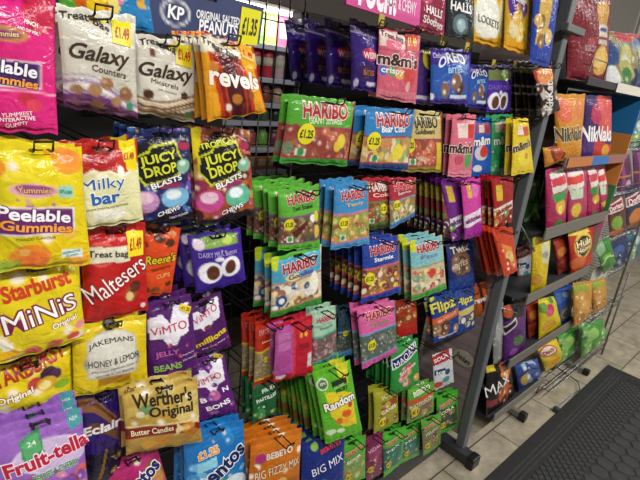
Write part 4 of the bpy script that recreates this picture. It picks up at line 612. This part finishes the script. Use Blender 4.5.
B('bb_teal', 'green bag with teal window in the bottom row', [(383, 434), (405, 425), (402, 464), (383, 477)], .815, 2, .024, stk='green bags with teal windows', T=.0080)
B('bb_teal', 'last green bag with teal window, farther along the bottom row', [(401, 428), (421, 420), (419, 455), (402, 464)], .83, 1, T=.0080)
# ------------------------------------------------------------------ crisps stand
CR = dict(cat='crisp packet', hk=False, hole=False, film=CRISP, seals=(.05, .04))
B('mccoys', 'large maroon ridged crisps packet on the top shelf', [(569, -14), (612, -12), (606, 83), (563, 91)], .815, 1, T=.03, **CR, rest=1.70)
B('multi_blue', 'blue and green multipack bag on top shelf behind the white edge strip', [(607, 31), (656, 36), (658, 88), (607, 81)], .815, 1, T=.03, **CR, rest=1.70)
B('nik_orange', 'orange crisps packet standing on the second shelf', [(553, 94), (585, 94), (583, 148), (561, 151)], .788, 1, T=.02, **CR, rest=1.375)
B('nik_purple', 'purple and red crisps packet on the second shelf', [(585, 95), (612, 96), (613, 147), (584, 148)], .788, 1, T=.02, **CR, rest=1.375)
B('multi_fruit', 'magenta fruit multipack at the left end of the third shelf', [(546, 170), (567, 165), (568, 219), (547, 226)], .788, 1, T=.02, **CR, rest=1.055)
B('multi_fruit2', 'rose multipack with yellow fruit, second on the third shelf', [(566, 166), (586, 164), (588, 214), (569, 220)], .788, 1, T=.02, **CR, rest=1.055)
B('multi_fruit', 'magenta fruit multipack, third along the third shelf', [(585, 166), (597, 165), (602, 209), (588, 214)], .788, 1, T=.018, **CR, rest=1.055)
B('multi_fruit2', 'last rose multipack on the third shelf, by the coloured divider', [(596, 166), (605, 165), (610, 207), (602, 209)], .788, 1, T=.015, **CR, rest=1.055)
B('crisp_yellow', 'yellow crisps packet leaning at the left of the fourth shelf', [(533, 238), (551, 232), (549, 272), (533, 287)], .788, 1, T=.018, **CR, rest=.745)
B('crisp_redbrown', 'rust crisps packet behind the ring snacks', [(553, 240), (568, 234), (569, 276), (555, 283)], .825, 1, T=.02, **CR, rest=.745)
B('hoops', 'red ring snacks packet with cream lettering', [(568, 231), (594, 226), (592, 263), (570, 276)], .788, 1, T=.02, **CR, rest=.745)
B('monster', 'black and purple crisps packet on the fifth shelf', [(503, 306), (526, 301), (525, 346), (505, 356)], .788, 1, T=.02, **CR, rest=.405)
B('crisp_redbrown', 'rust crisps packet between the purple and yellow packets', [(525, 303), (540, 298), (541, 334), (527, 344)], .825, 1, T=.018, **CR, rest=.405)
B('pom_bear', 'yellow crisps packet with raspberry splash, fifth shelf', [(538, 299), (555, 296), (562, 325), (540, 335)], .788, 1, T=.018, **CR, rest=.405)
B('crisp_blue', 'blue crisps packet on the fifth shelf', [(553, 288), (571, 284), (573, 314), (558, 324)], .788, 1, T=.018, **CR, rest=.405)
B('wotsit', 'orange puffs packet beside the blue crisps', [(573, 283), (591, 280), (591, 317), (575, 322)], .735, 1, T=.02, **CR, rest=.40)
B('wotsit', 'orange puffs packet at the end of the fifth shelf', [(590, 281), (605, 277), (606, 309), (593, 314)], .735, 1, T=.02, **CR, rest=.40)
B('max', 'black crisps packet with bold white lettering, bottom shelf', [(486, 366), (511, 360), (512, 404), (486, 415)], .788, 1, T=.02, **CR, rest=.10)
B('crisp_blue2', 'blue crisps packet on the bottom shelf', [(514, 365), (537, 358), (538, 387), (517, 398)], .788, 1, T=.02, **CR, rest=.10)
B('jacks', 'yellow crisps packet with red oval, bottom shelf', [(536, 347), (556, 338), (559, 373), (541, 386)], .788, 1, T=.02, **CR, rest=.10)
B('green_big', 'bright green crisps packet at the bottom shelf end', [(557, 333), (579, 325), (580, 351), (559, 361)], .79, 1, T=.022, **CR, rest=.064)
B('green_big', 'bright green crisps packet standing last in the bottom row', [(580, 324), (603, 318), (604, 347), (583, 353)], .735, 1, T=.022, **CR, rest=.064)
B('foil_back', 'grey foil packet turned backwards at the left of the fifth shelf', [(493, 306), (503, 302), (505, 352), (494, 362)], .80, 1, T=.012, rest=.405, **CR)
B('max', 'black crisps packet behind the bold white lettered one, bottom shelf', [(481, 372), (500, 366), (499, 408), (482, 418)], .85, 1, T=.016, rest=.10, **CR)
# hanging between the end panel and the crisps stand
CR2 = dict(cat='crisp packet', film=CRISP, seals=(.05, .04))
B('crisp_green', 'green snack packet hanging in the gap behind the grey post', [(527, 178), (541, 174), (539, 236), (522, 240)], .93, 1, T=.012, **CR2)
B('sourpunch', 'white and black snack packet in the gap by the grey post', [(517, 248), (532, 244), (531, 278), (518, 283)], .93, 1, T=.012, **CR2)
# beyond the coloured divider
B('purple_pack', 'purple snack packet on the far rack beyond the coloured divider', [(617, 157), (630, 154), (633, 190), (617, 191)], .855, 1, T=.014, **CR, rest=1.139)
B('purple_pack', 'purple snack packet at the right edge on the far rack', [(632, 150), (650, 146), (652, 186), (634, 188)], .855, 1, T=.014, **CR, rest=1.139)
B('teal_pack', 'teal snack packet high on the far rack', [(629, 112), (648, 106), (650, 146), (628, 150)], .855, 1, T=.014, **CR, rest=1.411)
B('doritos_red', 'rust tortilla chips packet with red name badge', [(607, 198), (624, 192), (626, 232), (609, 240)], .855, 1, T=.016, **CR, rest=.816)
B('doritos_blue', 'navy tortilla chips packet at the right edge', [(624, 190), (646, 182), (648, 222), (627, 230)], .855, 1, T=.016, **CR, rest=.816)
B('crisp_green', 'green crisps packet tilted at the end of the fourth shelf', [(594, 246), (609, 236), (616, 262), (604, 275)], .79, 1, T=.014, **CR)
B('navy_pack', 'navy snack packet below the tortilla chips', [(608, 243), (626, 233), (629, 262), (613, 272)], .855, 1, T=.014, **CR, rest=.526)
B('teal_pack', 'teal snack packet at the right edge below the navy chips', [(626, 232), (646, 222), (648, 246), (628, 262)], .855, 1, T=.014, **CR, rest=.526)
# ------------------------------------------------------------------ the setting
def tile_mat():
    m = bpy.data.materials.new('floor_tiles'); m.use_nodes = True; nt = m.node_tree; b = nt.nodes['Principled BSDF']; b.inputs['Roughness'].default_value = .42
    tc = nt.nodes.new('ShaderNodeTexCoord'); br = nt.nodes.new('ShaderNodeTexBrick'); br.offset = .5
    mp = nt.nodes.new('ShaderNodeMapping'); mp.inputs['Rotation'].default_value[2] = 0; mp.inputs['Location'].default_value = (.1, .13, 0)
    br.inputs['Scale'].default_value = 1; br.inputs['Brick Width'].default_value = .45; br.inputs['Row Height'].default_value = .225; br.inputs['Mortar Size'].default_value = .004
    n = nt.nodes.new('ShaderNodeTexNoise'); n.inputs['Scale'].default_value = 9; n.inputs['Detail'].default_value = 8; n.inputs['Roughness'].default_value = .7
    r = nt.nodes.new('ShaderNodeValToRGB'); r.color_ramp.elements[0].color = lin('7d7566'); r.color_ramp.elements[1].color = lin('a89f8c'); r.color_ramp.elements[0].position = .35; r.color_ramp.elements[1].position = .65
    br.inputs['Mortar'].default_value = lin('4a463e')
    L = nt.links.new
    L(tc.outputs['Object'], mp.inputs['Vector']); L(mp.outputs['Vector'], br.inputs['Vector']); L(tc.outputs['Object'], n.inputs['Vector']); L(n.outputs['Fac'], r.inputs['Fac'])
    L(r.outputs['Color'], br.inputs['Color1']); L(r.outputs['Color'], br.inputs['Color2']); L(br.outputs['Color'], b.inputs['Base Color'])
    return m
def st(o): o['kind'] = 'structure'; return o
X0, X1, YA, YB, ZC = -2.6, 7.0, -3.0, 3.4, 3.0
st(MB().box((X0, YA, -.1), (X1, YB, 0)).build('floor', tile_mat()))
CEIL = mat('ceiling_paint', 'b4b0a8', .8, bump=.1)
WALLM = mat('wall_paint', 'a3a19d', .75, bump=.1, noise=('aba9a4', 3))
st(MB().box((X0, YA, ZC), (X1, YB, ZC + .1)).build('ceiling', CEIL))
st(MB().box((X0, YB, 0), (X1, YB + .1, ZC)).build('wall_far', WALLM))
st(MB().box((X1, YA, 0), (X1 + .1, YB, ZC)).build('wall_end', WALLM))
st(MB().box((X0, YA - .1, 0), (X1, YA, ZC)).build('wall_behind', WALLM))
st(MB().box((X0 - .1, YA, 0), (X0, YB, ZC)).build('wall_near', WALLM))

# entrance mat: ribbed border and a field of raised honeycomb
RUB = mat('mat_rubber', '0f1011', .7, noise=('17181a', 30), bump=.3, bscale=200)
RUB2 = mat('mat_tread', '232427', .75, noise=('2e2f32', 60), bump=.5, bscale=300)
mt = tag(empty('entrance_mat', Matrix.Translation((2.1, .1, 0))), 'black rubber entrance mat with honeycomb tread on the tiled floor', 'mat')
mx0, mx1, my0, my1 = -1.5, 1.34, -1.4, .522
MB().box((mx0, my0, 0), (mx1, my1, .006), .002).build('mat_base', RUB, mt)
b = MB()
for k, y in enumerate((my1 - .06, my1 - .08, my1 - .10)):
    b.box((mx0 + .07, y - .005, .006), (mx1 - .07, y + .005, .0095), .001)
for x in (mx1 - .06, mx1 - .08, mx1 - .10): b.box((x - .005, my0 + .07, .006), (x + .005, my1 - .145, .0095), .001)
b.build('border_rib', RUB2, mt)
b = MB(); s = .022
y = my1 - .115 - s; 
for j in range(7):
    x = mx0 + .2
    while x < mx1 - .16:
        xx = x + (j % 2) * s * .95; b.prism([(xx - s * .85, y), (xx, y - s * .8), (xx + s * .85, y), (xx, y + s * .8)], .006, .0095, .12); x += s * 1.9
    y -= s * .95
b.build('diamond_tread', RUB2, mt)
b = MB(); s = .044; y -= s * .7; j = 0
while y > my0 + .12:
    x = mx0 + .2
    while x < mx1 - .16:
        xx = x + (j % 2) * s * .95
        b.prism([(xx + s * .98 * math.cos(math.radians(60 * q + 30)), y + s * .98 * math.sin(math.radians(60 * q + 30))) for q in range(6)], .006, .010, .1); x += s * 1.9
    y -= s * 1.645; j += 1
b.build('honeycomb_tread', RUB2, mt)

# ------------------------------------------------------------------ rack: back panels, wire grid, base, end panel
DARK = mat('dark_back_panel', '0c0c0e', .6)
GREY = mat('slate_powder_coat', '5a5e62', .45, bump=.06, bscale=300)
DGREY = mat('dark_grey_steel', '2c2e32', .45)
def bar(name, lo, hi, m, parent=None, bev=.002): return MB().box(lo, hi, bev).build(name, m, parent)
def panel(x0, x1, z0, z1, desc):
    t = tag(empty('back_panel', Matrix.Translation((x0, BACKY, z0))), desc, 'panel')
    MB().box((0, 0, 0), (x1 - x0, .012, z1 - z0), .001).build('board', DARK, t)
    b = MB()
    for k in range(1, int((z1 - z0) / .1)): b.box((.004, -.004, k * .1 - .003), (x1 - x0 - .004, 0, k * .1 + .003))
    b.build('slot_rail', DGREY, t)
panel(-.9, .66, .12, 1.98, 'dark slatted back panel behind the left-hand treat bags')
panel(.905, 1.79, .12, 1.755, 'dark slatted back panel behind the gummies rack')
t = tag(empty('wire_grid', Matrix.Translation((.66, BACKY, .12))), 'black wire grid with the lit shelf showing through beyond it', 'wire grid')
for x in (.01, .06, .11, .15, .185, .235): MB().tube([(x, .004, 0), (x, .004, 1.84)], .0022, 6).build('upright_wire', BLACK, t, True)
for z in [.05 + .155 * k for k in range(12)]: MB().tube([(0, .009, z), (.245, .009, z)], .002, 6).build('cross_wire', BLACK, t, True)
rk = t = tag(empty('display_rack', Matrix.Translation((-.9, .78, 0))), 'dark steel rack base and foot under the hanging bags', 'rack')
MB().box((0, .06, .02), (2.66, .34, .12), .006).build('plinth', DGREY, t)
def foot(x, y0, y1, z, parent, r=.022, m=None):
    o = parent.matrix_world.translation
    f_ = MB().box((-r, 0.012, .012), (r, y1 - y0, z), .005).build('foot', m or GREY, parent); f_.location = (x - o.x, y0 - o.y, 0)
    MB().box((-r - .004, -.008, .0), (r + .004, .03, z + .004), .006).build('end_cap', BLACK, f_)
bpy.context.view_layer.update()
foot(1.83, .69, 1.02, .055, rk, .03, DGREY)
# end panel: printed wood board with an oval sign, slate post in front of it
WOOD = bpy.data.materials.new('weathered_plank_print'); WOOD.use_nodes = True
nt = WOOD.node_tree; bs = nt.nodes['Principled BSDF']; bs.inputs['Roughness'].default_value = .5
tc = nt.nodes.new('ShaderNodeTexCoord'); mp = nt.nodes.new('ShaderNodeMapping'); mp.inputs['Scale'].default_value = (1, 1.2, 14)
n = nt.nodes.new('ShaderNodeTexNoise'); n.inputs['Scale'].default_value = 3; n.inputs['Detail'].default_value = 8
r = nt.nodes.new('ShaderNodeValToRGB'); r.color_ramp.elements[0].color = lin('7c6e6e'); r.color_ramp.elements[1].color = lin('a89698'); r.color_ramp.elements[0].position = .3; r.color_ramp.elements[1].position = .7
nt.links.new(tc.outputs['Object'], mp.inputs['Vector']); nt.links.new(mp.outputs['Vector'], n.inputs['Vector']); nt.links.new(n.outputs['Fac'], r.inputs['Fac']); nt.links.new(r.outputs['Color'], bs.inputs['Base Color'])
EX = 1.85
t = tag(empty('end_panel', Matrix.Translation((EX, .80, .1)) @ Matrix.Rotation(math.radians(-1.3), 4, 'Y')), 'tall plank-printed end panel with a slate post and oval sign', 'panel')
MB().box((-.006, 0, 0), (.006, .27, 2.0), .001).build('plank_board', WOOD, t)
MB().box((-.021, -.04, -.08), (.021, .0, 2.05), .004).build('post', GREY, t)
# oval sign on the inner face
ov = MB(); ctr = (-.0085, .06, .385)
p = [(ctr[1] + .052 * math.cos(a * math.pi / 16), ctr[2] + .036 * math.sin(a * math.pi / 16)) for a in range(32)]
vs = [ov.bm.verts.new((-.0062, y, z)) for y, z in p]; v2 = [ov.bm.verts.new((-.009, y, z)) for y, z in p]
for k in range(32): ov.bm.faces.new((vs[k], vs[(k + 1) % 32], v2[(k + 1) % 32], v2[k]))
ov.bm.faces.new(v2)
sg = ov.build('oval_sign', mat('sign_cream', 'b4ae9c', .5), t)
uv, f = text_uv('Snackers', .03, .03, (0, 0, .072, .03), -14, .1, 0, 1, .2)
mesh('sign_lettering', [(-.0098, ctr[1] - u, ctr[2] - v) for u, v in uv], f, ink('3c3a30'), sg)
t = tag(empty('post_bracket', Matrix.Translation((EX - .042, .757, H + .245))), 'slate crossbar bracket clipped on the top of the grey post', 'bracket')
MB().box((-.075, -.028, -.012), (.075, .0, .012), .003).build('crossbar', GREY, t)
MB().box((-.026, -.0, -.02), (.026, .0025, .02), .001).build('clip', DGREY, t)
# ------------------------------------------------------------------ crisps stand
WHITE = mat('white_steel', 'b9b7b0', .4)
SHG = mat('shelf_grey', '6c6862', .42, bump=.05, bscale=200)
cs = tag(empty('crisps_stand', Matrix.Translation((2.0, .76, 0))), 'dark grey shelving stand full of crisps beyond the end panel', 'shelving')
SX0, SX1, SYF, SYB = .06, .86, 0, .36
def shelf(z, x0, h, x1=.86):
    s_ = MB().box((x0, .0, z - .004), (x1, SYB, z), .0015).build('shelf', DGREY, cs)
    MB().box((x0, -.010, z - .012), (x1, -.002, z - .012 + h), .0015).build('edge_strip', SHG if z < 1.6 else DGREY, s_)
ZS = [.10, .405, .745, 1.055, 1.375, 1.70]
for z, h, e in zip(ZS, (.045, .052, .05, .055, .04, .03), (.66, 1.0, .86, .86, .86, 1.35)): shelf(z, .085, h, e)
MB().box((.02, SYB, .05), (.86, SYB + .012, 2.1), .002).build('back_board', DARK, cs)
for x in (.06,):
    MB().box((x - .015, SYB - .03, 0), (x + .015, SYB, 2.1), .003).build('upright', DGREY, cs)
# coloured divider: blocks of print in one board
dv = tag(empty('divider_panel', Matrix.Translation((2.868, .752, 0))), 'divider board printed in blue, orange, green and pink blocks at the crisps', 'panel')
for nm, c, z0, z1 in (('blue_block', '1f6fa8', 1.50, 1.685), ('orange_block', 'c9803a', 1.235, 1.50), ('green_block', '2c7a44', 1.08, 1.235), ('pink_block', 'b8708c', .98, 1.08), ('grey_block', '8c8880', .86, .98)):
    MB().box((0, 0, z0), (.012, .37, z1)).build(nm, mat('divider_' + nm, c, .45), dv)
yb = MB(); pts = [(-.0012, .06), (-.0012, .20)]
vs = [yb.bm.verts.new((-.0012, y, z)) for y, z in ((.03, 1.40), (.15, 1.385), (.24, 1.335), (.24, 1.28), (.14, 1.325), (.05, 1.37))]
yb.bm.faces.new(vs); yb.build('yellow_swoosh', mat('divider_yellow', 'd0b02c', .45), dv)
# strips on the shelf edges: white holder at the top shelf, printed strips below
t = tag(empty('shelf_edge_ticket', Matrix.Translation((2.42, .747, 1.70))), 'white ticket strip along the top shelf edge', 'ticket strip')
MB().box((0, -.002, -.018), (.46, .0, .022), .0008).build('strip', mat('ticket_white', 'd8d4c8', .3), t)
t = tag(empty('shelf_edge_ticket', Matrix.Translation((2.10, .747, 1.375))), 'orange, blue and maroon strip along the second shelf edge', 'ticket strip')
for k, (c, a, b2) in enumerate((('b8703c', 0, .28), ('2f6cb0', .28, .5), ('96605c', .5, .76))): MB().box((a, -.002, -.014), (b2, .0, .026), .0006).build('strip', mat('ticket_' + c, c, .4), t)
bpy.context.view_layer.update()
foot(2.36, .70, 1.0, .045, cs, .016, SHG)
t = tag(empty('floor_wire_stop', Matrix.Translation((2.62, .60, 0))), 'thin wire stop lying on the tiles under the bottom shelf', 'wire frame')
MB().tube([(-.02, .03, .02), (.3, .02, .02), (.38, .06, .02), (.38, .22, .05)], .004).build('wire_rail', STEEL, t, True)
MB().box((-.035, .015, 0), (-.005, .045, .028), .004).build('foot_pad', DGREY, t)
t = tag(empty('bracket_arm', Matrix.Translation((2.06, .78, 1.0))), 'bent steel arm between the grey post and the crisps shelves', 'wire frame')
MB().tube([(-.22, .0, .16), (-.02, -.02, .0), (.06, .02, .0)], .003).build('arm_wire', STEEL, t, True)
MB().tube([(-.22, .0, -.22), (-.02, -.02, -.30), (.06, .02, -.30)], .003).build('arm_wire', STEEL, t, True)
t = tag(empty('pack_rest_wire', Matrix.Translation((2.16, .76, 1.70))), 'chrome wire fence holding the large maroon packet', 'wire frame')
MB().tube([(-.06, .24, .0), (-.06, 0, .0), (-.06, 0, .085), (.11, 0, .085), (.11, 0, .0)], .0026).build('fence_wire', STEEL, t, True)
B('pack_lying', 'small orange packet lying at the left end of the second shelf', [(543, 148), (567, 144), (569, 158), (545, 168)], .79, 1, T=.014, **CR)
# far rack beyond the divider, white card unit by its foot
fr = tag(empty('far_rack', Matrix.Translation((3.03, .83, 0))), 'wire snack rack beyond the coloured divider', 'shelving')
w_ = MB()
for z in (.522, .812, 1.135, 1.407):
    w_.tube([(.0, 0, z), (1.0, 0, z)], .004); w_.tube([(.0, .3, z), (1.0, .3, z)], .004)
    for q in range(14): w_.tube([(q * .076, 0, z), (q * .076, .3, z)], .002)
    w_.tube([(.0, 0, z + .05), (1.0, 0, z + .05)], .003)
w_.build('wire_basket', STEEL, fr, True)
for x in (0, 1.0):
    for y in (0, .3): MB().tube([(x, y, 0), (x, y, 1.66)], .008, 8).build('upright', SHG, fr, True)
MB().box((.0, .31, .05), (1.0, .32, 1.66)).build('back_sheet', DARK, fr)
lr = tag(empty('low_wire_rack', Matrix.Translation((2.66, .70, 0))), 'low wire rack carrying the bright green and orange packets', 'shelving')
w_ = MB()
for z, xa, xb in ((.061, 0, .92), (.397, .36, .92)):
    for yy in (0, .04, .08, .12): w_.tube([(xa, yy, z), (xb, yy, z)], .003)
    w_.tube([(xa, -.006, z + .05), (xb, -.006, z + .05)], .003)
    for q in range(10): xq = xa + (xb - xa) * q / 9; w_.tube([(xq, .12, z), (xq, 0, z), (xq, -.006, z + .05)], .002)
w_.build('wire_tray', STEEL, lr, True)
for x, yy, zz in ((.02, .07, .06), (.37, .12, .397), (.90, .12, .62), (.90, 0, .62)):
    MB().tube([(x, yy, 0), (x, yy, zz)], .006, 8).build('leg', SHG, lr, True)
bpy.context.view_layer.update()
foot(3.17, .66, .9, .035, lr, .014, SHG)
sd = MB().box((.56, .122, .06), (.91, .127, .66), .001).build('side_card', mat('card_white', 'b8b6ae', .5), lr)
for k in range(4): MB().box((.66, .1205, .12 + k * .13), (.84, .122, .17 + k * .13)).build('printed_patch', mat('patch_teal', '5c9088', .5), sd)
# grey cupboard high on the wall end and far shop fittings
t = tag(empty('tall_cabinet', Matrix.Translation((3.9, 1.2, 0))), 'plain pale grey tall cabinet far behind the multipack bag', 'cabinet')
MB().box((0, 0, 0), (2.4, .6, 2.7), .004).build('carcass', mat('cabinet_grey', '98968f', .55), t)
MB().box((.02, -.018, .1), (1.19, 0, 2.66), .003).build('door', mat('cabinet_grey', '98968f', .55), t); MB().box((1.21, -.018, .1), (2.38, 0, 2.66), .003).build('door', mat('cabinet_grey', '98968f', .55), t)
# ------------------------------------------------------------------ lit shelf across the aisle, seen through the wire grid
OY = 2.1
xs0, xs1 = at(250, 60, OY)[0] - .25, at(297, 40, OY)[0]
os_ = tag(empty('retail_shelf', Matrix.Translation((xs0, OY, 0))), 'lit white shelves across the next aisle, seen through the grid', 'shelving')
W_ = xs1 - xs0
PW = mat('shelf_white', 'c4c4cc', .4)
MB().box((0, .32, 0), (W_, .34, 2.05), .002).build('back_board', DGREY, os_)
MB().box((W_, -.02, 0), (W_ + .02, .34, 2.3), .002).build('side_panel', DARK, os_)
MB().box((-1.2, -.06, 1.90), (W_ + 1.6, .34, 2.5), .004).build('dim_ceiling_board', mat('dim_ceiling_brown', '4c443c', .6), os_)  # added board, its brown stands in for the dark ceiling and hides the wall
rows = [(264, 46, 'opposite_green', .17), (258, 79, 'red', .17), (262, 104, 'bottle', .10), (262, 122, 'dark', .09), (258, 148, 'face', .11), (256, 170, 'amber', .08)]
BR = mat('label_blue', '3c7cb8', .4)
def small(kind, x, z, h, desc, k):
    t = tag(empty({'opposite_green': 'snack_box', 'red': 'drink_can', 'bottle': 'small_jar', 'dark': 'small_bottle', 'face': 'sweet_tub', 'amber': 'sweet_box'}[kind], Matrix.Translation((x, OY + .06, z))), desc, {'opposite_green': 'box', 'red': 'can', 'bottle': 'jar', 'dark': 'bottle', 'face': 'tub', 'amber': 'box'}[kind])
    pal = {'opposite_green': ['c86c8c', 'd8d068', '7cb858', '68a858'], 'red': ['c8b0b8', 'c03044', 'c8283c', 'b02034'], 'bottle': ['b89c80', '7c4438', '6c8cb0', '8c7458'], 'dark': ['24302c', '3c5c3c', '2c2430', '344858'], 'face': ['5c2c3c', '6c9c3c', '9c4a4c', '3c2c34'], 'amber': ['b8843c', 'a86c34', 'c09850', '7c3c2c']}[kind]
    c = pal[k % 4]; m = mat('pack_' + c, c, .35)
    if kind in ('opposite_green', 'amber'):
        MB().box((-.034, -.02, 0), (.034, .02, h * .9), .002).build('carton', m, t); MB().box((-.024, -.021, h * .25), (.024, -.02, h * .7)).build('label_patch', mat('label_cream', 'd0c8b0', .4), t)
    elif kind == 'red':
        MB().lathe((0, 0, 0), [(.026, 0), (.031, .008), (.031, h * .82), (.025, h * .9)]).build('can_body', m, t, True); MB().lathe((0, 0, h * .35), [(.0316, 0), (.0316, .04)]).build('label_band', mat('label_cream', 'd0c8b0', .4), t, True)
    else:
        MB().lathe((0, 0, 0), [(.028, 0), (.032, .006), (.032, h * .66), (.02, h * .78)]).build('jar_body', m, t, True); MB().lathe((0, 0, h * .76), [(.021, 0), (.021, h * .14), (.018, h * .16)]).build('lid', mat('lid_pale', '9ca0a4', .4), t, True)
nm = {'opposite_green': 'snack box on the top lit shelf across the aisle', 'red': 'red can on the second lit shelf across the aisle', 'bottle': 'jar on the third shelf across the aisle', 'dark': 'dark bottle on the fourth shelf across the aisle', 'face': 'tub on the fifth shelf across the aisle', 'amber': 'amber box on the lowest visible shelf across the aisle'}
od = ['first', 'second', 'third', 'fourth', 'fifth', 'sixth']
for px, py, kind, h in rows:
    z = at(275, py, OY)[2]
    s_ = MB().box((0, -.0, z - .02), (W_, .32, z), .002).build('shelf', PW, os_)
    MB().box((0, -.012, z - .022), (W_, -.001, z + .002), .001).build('price_rail', mat('rail_white', 'a4a8b4', .35), s_)
    for k in range(5): small(kind, xs0 + W_ - .06 - k * .078, z, h, od[k] + ' from the right, ' + nm[kind], k)
for z, nmz in ((1.874, 0),):
    t = tag(empty('shelf_lamp', Matrix.Translation((xs0 + .02, OY + .03, z))), 'glowing strip lamp under the fascia of the lit shelf', 'lamp')
    MB().box((0, 0, 0), (W_ - .04, .05, .025), .003).build('diffuser', mat('lamp_glow', 'fff2f6', .5, emit=6), t)
# ------------------------------------------------------------------ light
def area(name, loc, size, power, col=(1, .97, .92), rot=(0, 0, 0)):
    l = bpy.data.lights.new(name, 'AREA'); l.shape = 'RECTANGLE'; l.size, l.size_y = size; l.energy = power; l.color = col
    o = bpy.data.objects.new(name, l); o.location = loc; o.rotation_euler = rot; C.objects.link(o)
def ceiling_light(x, y, L, power, desc, along='X'):
    t = tag(empty('ceiling_light', Matrix.Translation((x, y, ZC - .06)) @ Matrix.Rotation(0 if along == 'X' else math.pi / 2, 4, 'Z')), desc, 'ceiling light')
    MB().box((-L / 2, -.09, .02), (L / 2, .09, .06), .004).build('housing', WHITE, t)
    MB().box((-L / 2 + .02, -.07, .0), (L / 2 - .02, .07, .02), .004).build('diffuser', mat('tube_glow', 'fffaf0', .5, emit=5), t)
    area('ceiling_lamp', (x, y, ZC - .07), (L, .14) if along == 'X' else (.14, L), power)
ceiling_light(-.2, -1.0, 1.2, 66, 'strip light over the near end of the aisle')
ceiling_light(1.6, -1.0, 1.2, 52, 'strip light over the middle of the aisle')
ceiling_light(3.4, -1.0, 1.2, 60, 'strip light over the far end of the aisle')
ceiling_light(5.2, -1.0, 1.2, 60, 'strip light beyond the crisps stand')
ceiling_light(3.4, 2.6, 1.2, 30, 'strip light over the next aisle')  # added lamp out of view, brightens the back wall and cabinet
area('shelf_lamp_light', (xs0 + W_ / 2, OY - .02, 1.868), (W_, .05), 3, (1, .94, .97))
w = bpy.data.worlds.new('world'); bpy.context.scene.world = w; w.use_nodes = True
bg = w.node_tree.nodes['Background']; bg.inputs['Color'].default_value = (.85, .92, 1, 1); bg.inputs['Strength'].default_value = .12
vs_ = bpy.context.scene.view_settings; vs_.view_transform = 'Standard'; vs_.look = 'None'; vs_.gamma = 1; vs_.exposure = -.12; vs_.use_curve_mapping = False
